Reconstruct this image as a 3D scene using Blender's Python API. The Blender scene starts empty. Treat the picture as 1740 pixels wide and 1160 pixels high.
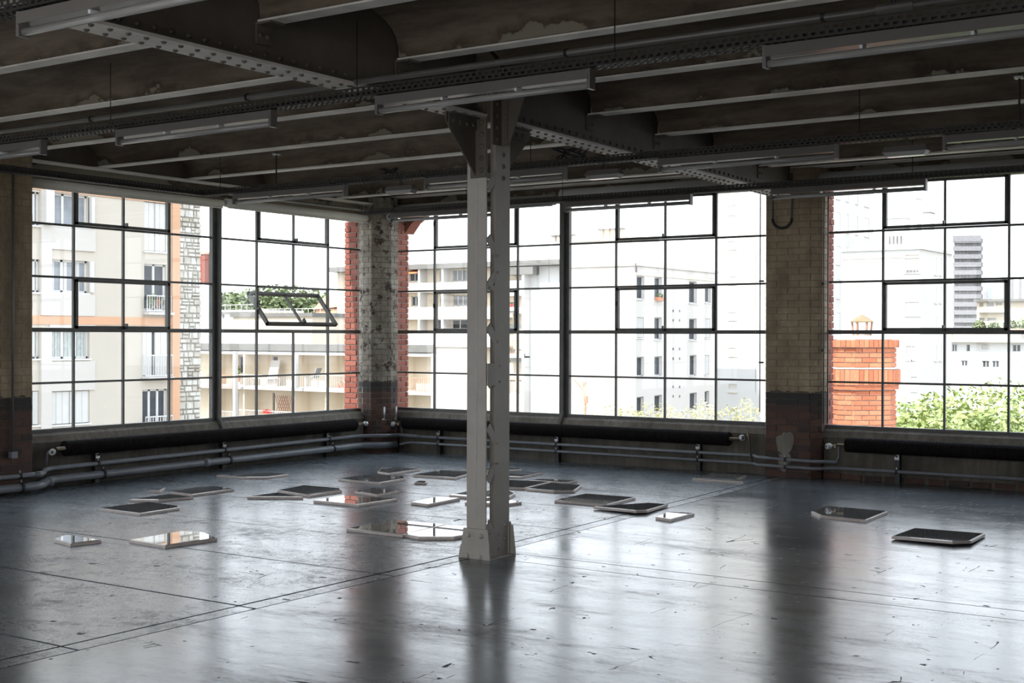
import bpy, math, random
from mathutils import Matrix, Vector, Euler
rnd = random.Random(7)
C = bpy.context.scene.collection
S = bpy.context.scene

# ---------------------------------------------------------------- camera, sky, sun, exposure
cam = bpy.data.cameras.new('camera'); camo = bpy.data.objects.new('camera', cam); C.objects.link(camo)
cam.sensor_width = 36; cam.lens = 36 * 2251.603 / 1740; cam.clip_end = 3000; cam.clip_start = .05
_yaw, _pitch, _roll = 0.5964665, -0.0039943, 0.0024129
_fw = Vector((-math.sin(_yaw)*math.cos(_pitch), math.cos(_yaw)*math.cos(_pitch), math.sin(_pitch)))
_rt = Vector((math.cos(_yaw), math.sin(_yaw), 0)); _up = _rt.cross(_fw)
_r2 = _rt*math.cos(_roll) + _up*math.sin(_roll); _u2 = _up*math.cos(_roll) - _rt*math.sin(_roll)
camo.matrix_world = Matrix(((_r2.x, _u2.x, -_fw.x, 12.02296), (_r2.y, _u2.y, -_fw.y, -14.51454), (_r2.z, _u2.z, -_fw.z, 1.6), (0, 0, 0, 1)))
S.camera = camo
S.view_settings.view_transform = 'Standard'; S.view_settings.look = 'None'; S.view_settings.gamma = 1
S.view_settings.use_curve_mapping = False; S.view_settings.exposure = 0.85
W = bpy.data.worlds.new('sky'); S.world = W; W.use_nodes = True
_n = W.node_tree.nodes; _l = W.node_tree.links
_bg = _n['Background']; _bg.inputs['Strength'].default_value = 1.9
_tc = _n.new('ShaderNodeTexCoord'); _sx = _n.new('ShaderNodeSeparateXYZ'); _rp = _n.new('ShaderNodeValToRGB')
_l.new(_tc.outputs['Generated'], _sx.inputs[0]); _l.new(_sx.outputs['Z'], _rp.inputs[0]); _l.new(_rp.outputs[0], _bg.inputs['Color'])
_e = _rp.color_ramp.elements; _e[0].position = 0.0; _e[0].color = (.935, .967, 1, 1); _e[1].position = .8; _e[1].color = (.70, .83, 1, 1)
_sun = bpy.data.lights.new('sun', 'SUN'); _sun.energy = 4.2; _sun.angle = .0093; _sun.color = (1, .95, .87)
_so = bpy.data.objects.new('sun', _sun); C.objects.link(_so)
_so.rotation_euler = Vector((-.12, -1.0, 1.35)).to_track_quat('Z', 'Y').to_euler(); _so.location = (10, -60, 80)
S.cycles.max_bounces = 10; S.cycles.diffuse_bounces = 5; S.cycles.glossy_bounces = 4; S.cycles.transparent_max_bounces = 16
S.cycles.caustics_reflective = True; S.cycles.blur_glossy = .6; S.cycles.caustics_refractive = False; S.cycles.sample_clamp_indirect = 6
S.cycles.use_denoising = True

# ---------------------------------------------------------------- materials
def nodes(name):
    m = bpy.data.materials.new(name); m.use_nodes = True
    t = m.node_tree; return m, t.nodes, t.links, t.nodes['Principled BSDF']
def rgb(c): return (c[0], c[1], c[2], 1)
def noise(n, l, scale, detail=6, rough=.6, vec=None, dist=0.):
    x = n.new('ShaderNodeTexNoise'); x.inputs['Scale'].default_value = scale; x.inputs['Detail'].default_value = detail
    x.inputs['Roughness'].default_value = rough; x.inputs['Distortion'].default_value = dist
    if vec is not None: l.new(vec, x.inputs['Vector'])
    return x.outputs['Fac']
def ramp(n, l, f, stops):
    r = n.new('ShaderNodeValToRGB'); l.new(f, r.inputs[0]); e = r.color_ramp.elements
    e[0].position, e[0].color = stops[0][0], rgb(stops[0][1]); e[1].position, e[1].color = stops[-1][0], rgb(stops[-1][1])
    for p, c in stops[1:-1]:
        k = e.new(p); k.color = rgb(c)
    return r.outputs[0]
def mixc(n, l, f, a, b, blend='MIX'):
    x = n.new('ShaderNodeMix'); x.data_type = 'RGBA'; x.blend_type = blend
    if hasattr(f, 'links'): l.new(f, x.inputs[0])
    else: x.inputs[0].default_value = f
    for s, i in ((a, 6), (b, 7)):
        if hasattr(s, 'links'): l.new(s, x.inputs[i])
        else: x.inputs[i].default_value = rgb(s)
    return x.outputs[2]
def mth(n, l, op, a, b=None, clamp=False):
    x = n.new('ShaderNodeMath'); x.operation = op; x.use_clamp = clamp
    for s, i in ((a, 0), (b, 1)):
        if s is None: continue
        if hasattr(s, 'links'): l.new(s, x.inputs[i])
        else: x.inputs[i].default_value = s
    return x.outputs[0]
def bump(n, l, p, h, strength=.3, dist=.01):
    b = n.new('ShaderNodeBump'); b.inputs['Strength'].default_value = strength; b.inputs['Distance'].default_value = dist
    l.new(h, b.inputs['Height']); l.new(b.outputs[0], p.inputs['Normal'])
def pos(n): return n.new('ShaderNodeNewGeometry').outputs['Position']
def scaled(n, l, v, s, off=(0, 0, 0)):
    m = n.new('ShaderNodeMapping'); m.inputs['Scale'].default_value = s; m.inputs['Location'].default_value = off
    l.new(v, m.inputs['Vector']); return m.outputs[0]
def plain(name, col, rough=.6, metal=0., var=.15, scale=3., bumpy=0., spec=.5):
    m, n, l, p = nodes(name); v = pos(n); f = noise(n, l, scale, 5, .6, v)
    a = tuple(max(0, c*(1-var)) for c in col); b = tuple(min(1, c*(1+var)) for c in col)
    l.new(ramp(n, l, f, [(.3, a), (.7, b)]), p.inputs['Base Color'])
    p.inputs['Roughness'].default_value = rough; p.inputs['Metallic'].default_value = metal
    p.inputs['Specular IOR Level'].default_value = spec
    if bumpy: bump(n, l, p, noise(n, l, scale*12, 4, .6, v), bumpy, .004)
    return m
def rand_mat(name, stops, rough=.85, dirt=None, scale=25., bumpy=.3):
    m, n, l, p = nodes(name); oi = n.new('ShaderNodeObjectInfo'); v = pos(n)
    c = ramp(n, l, oi.outputs['Random'], stops); f = noise(n, l, scale, 5, .65, v)
    c = mixc(n, l, .55, c, ramp(n, l, f, [(.25, (.45, .45, .45)), (.75, (1, 1, 1))]), 'MULTIPLY')
    l.new(c, p.inputs['Base Color']); p.inputs['Roughness'].default_value = rough
    bump(n, l, p, f, bumpy, .004); return m

M = {}
# painted steel
M['column_paint'] = plain('grey_column_paint', (.50, .45, .395), .5, 0, .08, 6, .05)
M['girder_paint'] = plain('grey_girder_paint', (.140, .112, .088), .55, 0, .2, 3, .08)
M['joist_paint'] = plain('pale_joist_paint', (.80, .73, .65), .55, 0, .25, 2.5, .08)
M['frame_paint'] = plain('window_frame_paint', (.10, .095, .085), .5, 0, .2, 8, .05)
M['black'] = plain('black_metal', (.018, .017, .016), .45, 0, .2, 8)
M['tray'] = plain('dark_tray_metal', (.040, .035, .030), .5, .3, .2, 8)
M['conduit'] = plain('conduit_metal', (.16, .148, .135), .45, .3, .15, 6)
M['galv'] = plain('galvanised_steel', (.55, .55, .54), .4, .6, .15, 9)
M['pipe'] = plain('grey_pipe_paint', (.21, .22, .24), .38, 0, .15, 5, .03)
M['lamp_body'] = plain('lamp_body_enamel', (.165, .147, .135), .35, 0, .05, 5)
M['lamp_tube'] = plain('lamp_tube_glass', (.30, .285, .27), .18, 0, .05, 5)
M['blind'] = plain('roller_blind_cloth', (.88, .84, .74), .75, 0, .08, 2)
M['blind_grey'] = plain('grey_blind_cloth', (.42, .41, .39), .75, 0, .08, 2)
M['radiator'] = plain('dark_brown_radiator', (.011, .0075, .0065), .8, 0, .3, 10, 0, .2)
M['knob'] = plain('white_knob', (.70, .69, .66), .35, 0, .04, 5)
M['brass'] = plain('worn_brass', (.30, .24, .17), .35, .7, .2, 9)
M['white_plastic'] = plain('white_plastic', (.72, .72, .71), .35, 0, .03, 5)
M['wood_edge'] = plain('pale_board_edge', (.74, .63, .57), .28, 0, .12, 14)
M['cable'] = plain('black_cable', (.012, .012, .012), .5)
# mirror: a silvered glass sheet
m, n, l, p = nodes('mirror_glass'); p.inputs['Base Color'].default_value = (.80, .79, .78, 1); p.inputs['Metallic'].default_value = .78; p.inputs['Roughness'].default_value = .015
M['mirror'] = m
# window glass: thin clear sheet, some reflection
m, n, l, p = nodes('window_glass'); n.remove(p)
tr = n.new('ShaderNodeBsdfTransparent'); tr.inputs[0].default_value = (.97, .975, .975, 1)
gl = n.new('ShaderNodeBsdfGlossy'); gl.inputs['Roughness'].default_value = .02
lw = n.new('ShaderNodeLayerWeight'); lw.inputs['Blend'].default_value = .5
fr = mth(n, l, 'ADD', mth(n, l, 'MULTIPLY', mth(n, l, 'POWER', lw.outputs['Facing'], 5.), .6), .025)
mx = n.new('ShaderNodeMixShader'); l.new(fr, mx.inputs[0]); l.new(tr.outputs[0], mx.inputs[1]); l.new(gl.outputs[0], mx.inputs[2])
l.new(mx.outputs[0], n['Material Output'].inputs['Surface']); M['glass'] = m
# floor paint: worn glossy grey-blue
def floor_mat(name, worn, rlo, rhi, st=(1, 1.3, 1), w2=.45):
    m, n, l, p = nodes(name); v = pos(n)
    big = noise(n, l, .55, 7, .62, v, .4); patch = mth(n, l, 'ADD', mth(n, l, 'MULTIPLY', noise(n, l, 1.1, 9, .74, scaled(n, l, v, st), .3), 1-w2), mth(n, l, 'MULTIPLY', noise(n, l, 8.5, 9, .76, scaled(n, l, v, st), .15), w2)); fine = noise(n, l, 45, 6, .75, v)
    col = ramp(n, l, big, [(.3, (.090, .106, .120)), (.5, (.125, .145, .160)), (.72, (.170, .190, .205))])
    pm = ramp(n, l, patch, [(worn-.05, (0, 0, 0)), (worn+.05, (1, 1, 1))])
    col = mixc(n, l, pm, (.040, .038, .038), col)
    # scratches: thin curved lines where two noises cross their mid value
    s1 = mth(n, l, 'ABSOLUTE', mth(n, l, 'SUBTRACT', noise(n, l, 2.3, 1.2, .4, scaled(n, l, v, (1.5, .22, 1), (3, 9, 2)), .15), .5))
    s2 = mth(n, l, 'ABSOLUTE', mth(n, l, 'SUBTRACT', noise(n, l, 3.0, 1.2, .4, scaled(n, l, v, (.3, 1.6, 1), (13, 2, 7)), .15), .5))
    msk = mth(n, l, 'GREATER_THAN', noise(n, l, 3.3, 3, .5, scaled(n, l, v, (1, 1, 1), (5, 5, 5))), .59)
    sc = mth(n, l, 'MULTIPLY', msk, mth(n, l, 'LESS_THAN', mth(n, l, 'MINIMUM', s1, s2), .0022))
    speck = mth(n, l, 'GREATER_THAN', noise(n, l, 9, 3, .6, scaled(n, l, v, (1, 1, 1), (1, 4, 8))), .69)
    sc = mth(n, l, 'MAXIMUM', sc, speck)
    col = mixc(n, l, sc, col, (.02, .018, .016))
    l.new(col, p.inputs['Base Color'])
    r = ramp(n, l, mth(n, l, 'ADD', mth(n, l, 'MULTIPLY', patch, .7), mth(n, l, 'MULTIPLY', fine, .3)), [(.36, (rhi,)*3), (.56, (rlo,)*3)])
    r = mixc(n, l, sc, r, (.6, .6, .6)); l.new(r, p.inputs['Roughness'])
    sp = mixc(n, l, pm, (.12, .12, .12), (.85, .85, .85)); l.new(sp, p.inputs['Specular IOR Level'])
    h = mth(n, l, 'ADD', mth(n, l, 'MULTIPLY', noise(n, l, 3.5, 6, .6, v), .6), mth(n, l, 'MULTIPLY', fine, .12))
    h = mth(n, l, 'SUBTRACT', h, mth(n, l, 'MULTIPLY', sc, .2)); bump(n, l, p, h, .16, .012)
    return m
M['floor_left'] = floor_mat('floor_paint_rough', .455, .19, .40)
M['floor_right'] = floor_mat('floor_paint_smooth', .437, .15, .30, (.55, 1.6, 1), .3)
M['joint'] = plain('floor_joint', (.012, .011, .010), .8)
# concrete vaults with patched plaster low on each haunch
m, n, l, p = nodes('vault_concrete'); v = pos(n); sx = n.new('ShaderNodeSeparateXYZ'); l.new(v, sx.inputs[0])
c = ramp(n, l, noise(n, l, 1.6, 8, .65, scaled(n, l, v, (.35, 1, 1))), [(.3, (.085, .058, .040)), (.52, (.19, .142, .10)), (.75, (.27, .21, .155))])
c = mixc(n, l, .7, c, ramp(n, l, noise(n, l, 5.5, 7, .7, scaled(n, l, v, (.25, 1.6, 1.6), (2, 5, 1))), [(.36, (.42, .40, .37)), (.58, (1, 1, 1))]), 'MULTIPLY')
z = mth(n, l, 'MULTIPLY', mth(n, l, 'SUBTRACT', sx.outputs['Z'], 3.43), 1.15)
pt = mth(n, l, 'SUBTRACT', noise(n, l, 1.3, 7, .62, scaled(n, l, v, (.9, .6, 1.2))), z)
pm = ramp(n, l, pt, [(.512, (0, 0, 0)), (.527, (1, 1, 1))])
ed = ramp(n, l, pt, [(.42, (1, 1, 1)), (.505, (.42, .39, .36)), (.525, (1, 1, 1))])
c = mixc(n, l, .8, c, ed, 'MULTIPLY'); c = mixc(n, l, pm, c, (.27, .235, .175)); l.new(c, p.inputs['Base Color'])
p.inputs['Roughness'].default_value = .85; bump(n, l, p, noise(n, l, 22, 5, .6, v), .25, .006); M['vault'] = m
# dirty wall concrete
def wall_mat(name, lo, hi, paint=None):
    m, n, l, p = nodes(name); v = pos(n)
    f = noise(n, l, 2.2, 8, .68, v); st = noise(n, l, 5, 5, .6, scaled(n, l, v, (3, 3, .35)))
    c = ramp(n, l, f, [(.3, lo), (.7, hi)]); c = mixc(n, l, .6, c, ramp(n, l, st, [(.3, (.35, .33, .31)), (.65, (1, 1, 1))]), 'MULTIPLY')
    l.new(c, p.inputs['Base Color']); p.inputs['Roughness'].default_value = .8
    bump(n, l, p, noise(n, l, 30, 5, .65, v), .3, .006); return m
M['wall'] = wall_mat('dirty_wall_concrete', (.085, .074, .058), (.20, .175, .138))
M['sill'] = wall_mat('sill_concrete', (.17, .15, .12), (.31, .28, .235))
M['rear'] = wall_mat('rear_wall_paint', (.10, .095, .088), (.17, .16, .15))
# pillar bricks: limewash above, black band, bare red below
def pillar_mat(name, red=((.105, .052, .036), (.060, .040, .033), (.15, .072, .046)), wash=((.29, .21, .125), (.53, .405, .265)), redpatch=.66):
    m, n, l, p = nodes(name); v = pos(n); oi = n.new('ShaderNodeObjectInfo'); sx = n.new('ShaderNodeSeparateXYZ'); l.new(v, sx.inputs[0])
    f = noise(n, l, 3.2, 8, .7, v); ff = noise(n, l, 14, 6, .7, v)
    bare = ramp(n, l, oi.outputs['Random'], [(.0, red[1]), (.5, red[0]), (1., red[2])])
    bare = mixc(n, l, .6, bare, ramp(n, l, ff, [(.3, (.35, .33, .32)), (.7, (1, 1, 1))]), 'MULTIPLY')
    w = ramp(n, l, f, [(.3, wash[0]), (.7, wash[1])])
    w = mixc(n, l, ramp(n, l, ff, [(.60, (0, 0, 0)), (.66, (1, 1, 1))]), w, (.34, .33, .30))
    w = mixc(n, l, ramp(n, l, noise(n, l, 7, 7, .75, scaled(n, l, v, (1, 1, 1), (4, 4, 4))), [(redpatch, (0, 0, 0)), (redpatch+.03, (1, 1, 1))]), w, bare)
    w = mixc(n, l, .75, w, ramp(n, l, noise(n, l, 1.6, 9, .72, scaled(n, l, v, (2.2, 2.2, .7), (7, 1, 3))), [(.33, (.34, .31, .28)), (.62, (1, 1, 1))]), 'MULTIPLY')
    zz = mth(n, l, 'ADD', sx.outputs['Z'], mth(n, l, 'MULTIPLY', mth(n, l, 'SUBTRACT', ff, .5), .10))
    band = mth(n, l, 'MULTIPLY', mth(n, l, 'LESS_THAN', zz, .98), mth(n, l, 'GREATER_THAN', zz, .84))
    low = mth(n, l, 'LESS_THAN', zz, .98)
    c = mixc(n, l, low, w, bare)
    c = mixc(n, l, mth(n, l, 'MULTIPLY', band, .85), c, (.032, .030, .028))
    l.new(c, p.inputs['Base Color']); p.inputs['Roughness'].default_value = .75
    bump(n, l, p, ff, .35, .006); return m
M['pillar_brick'] = pillar_mat('limewashed_pillar_brick')
M['corner_brick'] = pillar_mat('worn_corner_brick', wash=((.22, .185, .135), (.55, .49, .40)), redpatch=.54)
def core_mat(name):
    m, n, l, p = nodes(name); v = pos(n); sx = n.new('ShaderNodeSeparateXYZ'); l.new(v, sx.inputs[0]); ff = noise(n, l, 10, 6, .7, v)
    w = ramp(n, l, ff, [(.3, (.20, .16, .108)), (.7, (.34, .275, .195))]); b = ramp(n, l, ff, [(.3, (.06, .055, .05)), (.7, (.15, .14, .125))])
    l.new(mixc(n, l, mth(n, l, 'LESS_THAN', sx.outputs['Z'], .95), w, b), p.inputs['Base Color']); p.inputs['Roughness'].default_value = .9
    bump(n, l, p, ff, .4, .006); return m
M['pillar_core'] = core_mat('pillar_mortar')
M['ext_brick'] = rand_mat('red_facing_brick', [(0, (.25, .072, .050)), (.5, (.32, .098, .066)), (1, (.37, .13, .09))])
M['chimney_brick'] = rand_mat('orange_chimney_brick', [(0, (.50, .155, .075)), (.5, (.60, .20, .10)), (1, (.66, .25, .13))])
M['mortar'] = plain('pale_mortar', (.40, .365, .32), .9, 0, .15, 20, .2)
M['stone'] = rand_mat('cream_rubble_stone', [(0, (.47, .42, .345)), (.5, (.58, .545, .475)), (1, (.66, .635, .58))], .9, None, 6)
M['stone_mortar'] = plain('stone_mortar', (.36, .33, .285), .9, 0, .2, 6)
# outdoors
M['cream'] = plain('cream_render', (.66, .57, .445), .9, 0, .03, .4)
M['ap_cream'] = plain('apartment_cream_render', (.50, .445, .375), .9, 0, .03, .4)
M['corner_core'] = plain('corner_pier_mortar', (.24, .22, .185), .9, 0, .3, 6, .3)
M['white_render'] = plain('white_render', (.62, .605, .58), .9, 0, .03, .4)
M['shade_render'] = plain('shade_toned_render', (.585, .545, .50), .9, 0, .03, .3)  # greyer copy of white render, shade of the unlit flanks put into the colour
M['panel_white'] = plain('white_panel', (.53, .49, .445), .8, 0, .02, .5)
M['orange'] = plain('apricot_render', (.56, .325, .20), .9, 0, .05, .5)
M['wfr'] = plain('white_window_frame', (.59, .57, .545), .6, 0, .03, 2)
M['shutter'] = plain('white_shutter', (.56, .54, .51), .6, 0, .04, 3)
M['dark_glass'] = plain('dark_window_glass', (.06, .065, .072), .3, 0, .3, 1.2, 0, .12)
M['grey_glass'] = plain('grey_window_glass', (.25, .26, .275), .3, 0, .25, .9, 0, .15)
M['curtain'] = plain('net_curtain', (.42, .44, .41), .8, 0, .18, 7)
M['roof_grey'] = plain('grey_roof_felt', (.175, .168, .155), .9, 0, .12, 1)
M['roof_red'] = plain('red_roof_tiles', (.62, .36, .25), .9, 0, .2, 2)
M['rail'] = plain('white_railing', (.55, .53, .51), .6)
M['rail_rust'] = plain('brown_railing', (.45, .25, .17), .6)
M['awning'] = plain('orange_awning', (.72, .22, .08), .8)
M['red'] = plain('red_flowers', (.70, .06, .05), .7)
M['terracotta'] = plain('terracotta_pot', (.55, .22, .12), .8)
M['tower_parapet'] = plain('tower_parapet', (.235, .225, .24), .9)
M['tower_gap'] = plain('tower_loggia', (.20, .185, .19), .9, 0, .4, .6)
M['haze_blue'] = plain('haze_toned_render', (.62, .625, .64), .9)  # distance haze put into the colour of the far blocks
M['ground'] = plain('ground', (.13, .13, .115), .95, 0, .2, .05)
M['wood_pole'] = plain('wooden_pole', (.45, .33, .22), .8)
M['zinc'] = plain('zinc_cowl', (.24, .175, .095), .6, .1, .2, 8)
def leaf_mat(name, stops):
    m, n, l, p = nodes(name); v = pos(n); w = n.new('ShaderNodeTexWhiteNoise'); w.noise_dimensions = '3D'
    l.new(scaled(n, l, v, (6, 6, 6)), w.inputs['Vector'])
    f = mth(n, l, 'ADD', mth(n, l, 'MULTIPLY', noise(n, l, 1.2, 3, .5, v), .6), mth(n, l, 'MULTIPLY', noise(n, l, 40, 1, .5, v), .4))
    l.new(ramp(n, l, f, stops), p.inputs['Base Color']); p.inputs['Roughness'].default_value = .6
    return m
M['leaf'] = leaf_mat('green_leaves', [(.33, (.07, .10, .02)), (.48, (.18, .24, .055)), (.62, (.42, .46, .18))])
M['leaf_pale'] = leaf_mat('pale_roof_plants', [(.35, (.36, .33, .11)), (.46, (.58, .56, .26)), (.54, (.75, .74, .52)), (.62, (.50, .27, .26))])
M['leaf_far'] = leaf_mat('distant_tree_leaves', [(.35, (.085, .11, .05)), (.5, (.15, .19, .085)), (.65, (.26, .30, .15))])
M['leaf_dark'] = leaf_mat('dark_cypress', [(.35, (.10, .14, .06)), (.65, (.22, .28, .12))])

# ---------------------------------------------------------------- mesh helpers
class MB:
    def __init__(s): s.v = []; s.f = []
    def add(s, vs, fs):
        k = len(s.v); s.v += [tuple(x) for x in vs]; s.f += [tuple(i+k for i in f) for f in fs]; return s
    def box(s, x0, x1, y0, y1, z0, z1):
        return s.add([(x0, y0, z0), (x1, y0, z0), (x1, y1, z0), (x0, y1, z0), (x0, y0, z1), (x1, y0, z1), (x1, y1, z1), (x0, y1, z1)],
                     [(0, 3, 2, 1), (4, 5, 6, 7), (0, 1, 5, 4), (1, 2, 6, 5), (2, 3, 7, 6), (3, 0, 4, 7)])
    def hexa(s, b, t):          # bottom quad, top quad (both counter-clockwise seen from above)
        return s.add(list(b)+list(t), [(0, 3, 2, 1), (4, 5, 6, 7), (0, 1, 5, 4), (1, 2, 6, 5), (2, 3, 7, 6), (3, 0, 4, 7)])
    def prism(s, pts, z0, z1):
        a = sum(pts[i][0]*pts[(i+1) % len(pts)][1]-pts[(i+1) % len(pts)][0]*pts[i][1] for i in range(len(pts)))
        if a < 0: pts = pts[::-1]
        n = len(pts)
        return s.add([(x, y, z0) for x, y in pts]+[(x, y, z1) for x, y in pts], [tuple(range(n-1, -1, -1)), tuple(range(n, 2*n))]+[(i, (i+1) % n, n+(i+1) % n, n+i) for i in range(n)])
    def bar(s, p, q, w, d, up=(0, 0, 1)):     # a straight rectangular bar from p to q
        p, q = Vector(p), Vector(q); a = (q-p).normalized(); u = Vector(up)
        if abs(a.dot(u)) > .99: u = Vector((1, 0, 0))
        r = a.cross(u).normalized(); u = r.cross(a).normalized(); r = r*(w/2); u = u*(d/2)
        return s.add([p-r-u, p+r-u, p+r+u, p-r+u, q-r-u, q+r-u, q+r+u, q-r+u], [(0, 1, 2, 3), (7, 6, 5, 4), (0, 4, 5, 1), (1, 5, 6, 2), (2, 6, 7, 3), (3, 7, 4, 0)])
    def tube(s, pts, r, n=12, cap=True):
        pts = [Vector(p) for p in pts]; rs = r if isinstance(r, (list, tuple)) else [r]*len(pts)
        k0 = len(s.v); prev = None
        for i, p in enumerate(pts):
            if i == 0: a = pts[1]-pts[0]
            elif i == len(pts)-1: a = pts[-1]-pts[-2]
            else: a = (pts[i+1]-p).normalized()+(p-pts[i-1]).normalized()
            a.normalize()
            if prev is None:
                u = Vector((0, 0, 1)) if abs(a.z) < .9 else Vector((1, 0, 0)); u = (u-a*u.dot(a)).normalized()
            else: u = (prev-a*prev.dot(a)).normalized()
            prev = u; w = a.cross(u)
            for j in range(n):
                t = 2*math.pi*j/n; s.v.append(tuple(p+(u*math.cos(t)+w*math.sin(t))*rs[i]))
        for i in range(len(pts)-1):
            for j in range(n):
                a, b = k0+i*n+j, k0+i*n+(j+1) % n; s.f.append((a, b, b+n, a+n))
        if cap:
            s.f.append(tuple(k0+j for j in range(n-1, -1, -1))); e = k0+(len(pts)-1)*n; s.f.append(tuple(e+j for j in range(n)))
        return s
    def dome(s, c, ax, r, h, n=8):            # rivet head
        c = Vector(c); a = Vector(ax).normalized(); u = Vector((0, 0, 1)) if abs(a.z) < .9 else Vector((1, 0, 0)); u = (u-a*u.dot(a)).normalized(); w = a.cross(u)
        k = len(s.v)
        for rr, hh in ((1, 0), (.8, .6)):
            for j in range(n):
                t = 2*math.pi*j/n; s.v.append(tuple(c+(u*math.cos(t)+w*math.sin(t))*r*rr+a*h*hh))
        s.v.append(tuple(c+a*h))
        for j in range(n):
            j2 = (j+1) % n; s.f.append((k+j, k+j2, k+n+j2, k+n+j)); s.f.append((k+n+j, k+n+j2, k+2*n))
        return s
    def mesh(s, name, m, smooth=False):
        me = bpy.data.meshes.new(name); me.from_pydata(s.v, [], s.f); me.materials.append(m)
        if smooth: me.polygons.foreach_set('use_smooth', [True]*len(me.polygons))
        me.update(); return me
    def build(s, name, m, parent=None, smooth=False, **kw):
        return put(name, s.mesh(name, m, smooth), parent, **kw)
WM = {}
def put(name, me, parent=None, loc=None, rot=None, label=None, kind=None):
    o = bpy.data.objects.new(name, me); C.objects.link(o)
    if loc: o.location = loc
    if rot: o.rotation_euler = rot
    if parent is not None:
        o.parent = parent; o.matrix_parent_inverse = WM[parent.name].inverted()
    w = Matrix() if loc is None else Matrix.Translation(loc)
    if rot: w = w @ Euler(rot).to_matrix().to_4x4()
    WM[o.name] = w
    if label: o['label'] = label
    if kind: o['kind'] = kind
    return o
def thing(name, label, cat, loc=(0, 0, 0), group=None, kind=None):
    o = bpy.data.objects.new(name, None); o.empty_display_size = .1; C.objects.link(o); o.location = loc; WM[o.name] = Matrix.Translation(loc)
    if label: o['label'] = label
    if cat: o['category'] = cat
    if group: o['group'] = group
    if kind: o['kind'] = kind
    return o
def struct(name, label, loc=(0, 0, 0)):
    return thing(name, label, None, loc, None, 'structure')
def box_mesh(name, m, sx, sy, sz, jit=0.):
    b = MB().box(-sx/2, sx/2, -sy/2, sy/2, -sz/2, sz/2)
    if jit: b.v = [tuple(c+rnd.uniform(-jit, jit) for c in v) for v in b.v]
    return b.mesh(name, m)
def bevel_box(name, m, sx, sy, sz, e=.004, jit=.002):
    # a brick with its outer (-y) arris taken off
    x, y, z = sx/2, sy/2, sz/2; b = MB()
    J = lambda: rnd.uniform(-jit, jit)
    vs = [(-x+J(), y, -z+J()), (x+J(), y, -z+J()), (x+J(), y, z+J()), (-x+J(), y, z+J()), (-x+J(), -y+e, -z+J()), (x+J(), -y+e, -z+J()), (x+J(), -y+e, z+J()), (-x+J(), -y+e, z+J()),
          (-x+e+J(), -y+J(), -z+e), (x-e+J(), -y+J(), -z+e), (x-e+J(), -y+J(), z-e), (-x+e+J(), -y+J(), z-e)]
    b.add(vs, [(0, 1, 2, 3), (0, 4, 5, 1), (1, 5, 6, 2), (2, 6, 7, 3), (3, 7, 4, 0), (4, 8, 9, 5), (5, 9, 10, 6), (6, 10, 11, 7), (7, 11, 8, 4), (8, 11, 10, 9)])
    b.f = [f[::-1] for f in b.f]; b.f[0] = b.f[0]
    return b.mesh(name, m)
def brick_face(parent, a, b, z0, z1, m, course=.074, blen=.225, joint=.011, depth=.05, proud=.012, limit=400, keep=None, e=.004):
    """bricks on the vertical face running from a to b (plan points), its outer side on the right hand of a->b"""
    a, b = Vector(a), Vector(b); L = (b-a).length; d = (b-a)/L; nrm = Vector((d.y, -d.x)); ang = math.atan2(d.y, d.x)
    cache = {}; n = 0; row = 0; z = z0
    while z + course <= z1 + .02 and n < limit:
        off = (blen/2 if row % 2 else 0); t = -off
        while t < L-.012:
            s0, s1 = max(0, t), min(L, t+blen-joint)
            if s1-s0 > .03:
                ln = round((s1-s0)*50)/50
                key = (ln, rnd.randrange(3))
                if key not in cache: cache[key] = bevel_box('brick', m, s1-s0, depth, course-joint, e, min(.002, e*.5))
                mid = a+d*((s0+s1)/2)-nrm*(depth/2-proud+rnd.uniform(0, proud*.5))
                if keep is None or keep(mid.x, mid.y, z):
                    o = put('brick', cache[key], parent, (mid.x, mid.y, z+course/2), (0, 0, ang)); n += 1
            t += blen
        z += course; row += 1
    return n
# ---- measured positions in metres
AP_WIN=[(17.54, 19.2, 5.82, 7.05, 'w3'), (17.47, 19.21, 3.25, 4.5, 'w3c'), (17.47, 19.27, 0.69, 1.85, 'w3g'), (17.45, 19.27, -1.84, -0.56, 's2'), (16.4, 16.99, 5.75, 7.01, 'w3'), (16.4, 16.99, 3.22, 4.46, 'w3c'), (16.4, 17.0, 0.71, 1.84, 'w3g'), (16.41, 16.95, -1.8, -0.51, 's2'), (21.98, 23.13, 5.07, 7.09, 's2'), (21.98, 23.16, 2.64, 4.54, 'd2'), (21.89, 23.23, -0.07, 1.91, 's2o'), (21.9, 23.23, -2.11, -0.63, 'd3')]
AP_PANEL=[(17.46, 19.51, 4.89, 5.74), (17.47, 19.49, 2.35, 3.18), (17.47, 19.49, -0.18, 0.58), (17.47, 19.44, -2.76, -1.98)]
AP_BAND=[(15.27, 23.41, 7.1, 7.81), (15.27, 23.42, 2.01, 2.34)]
AP_STRIP=[(23.42, 23.8, -6.58, 9.5)]
AP_STONE=[(23.82, 25.05, -6.68, 9.6)]
AP_END=[(15.27, 25.05, -6.12, 9.05)]
TB_EXT=[(-60.49, -38.35, 0.57, 1.03), (-60.49, -38.35, 0.31, 0.55), (-60.48, -38.34, -0.98, 0.31), (-60.48, -38.34, -2.16, -1.92), (-60.48, -38.34, -3.96, -2.2)]
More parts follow.
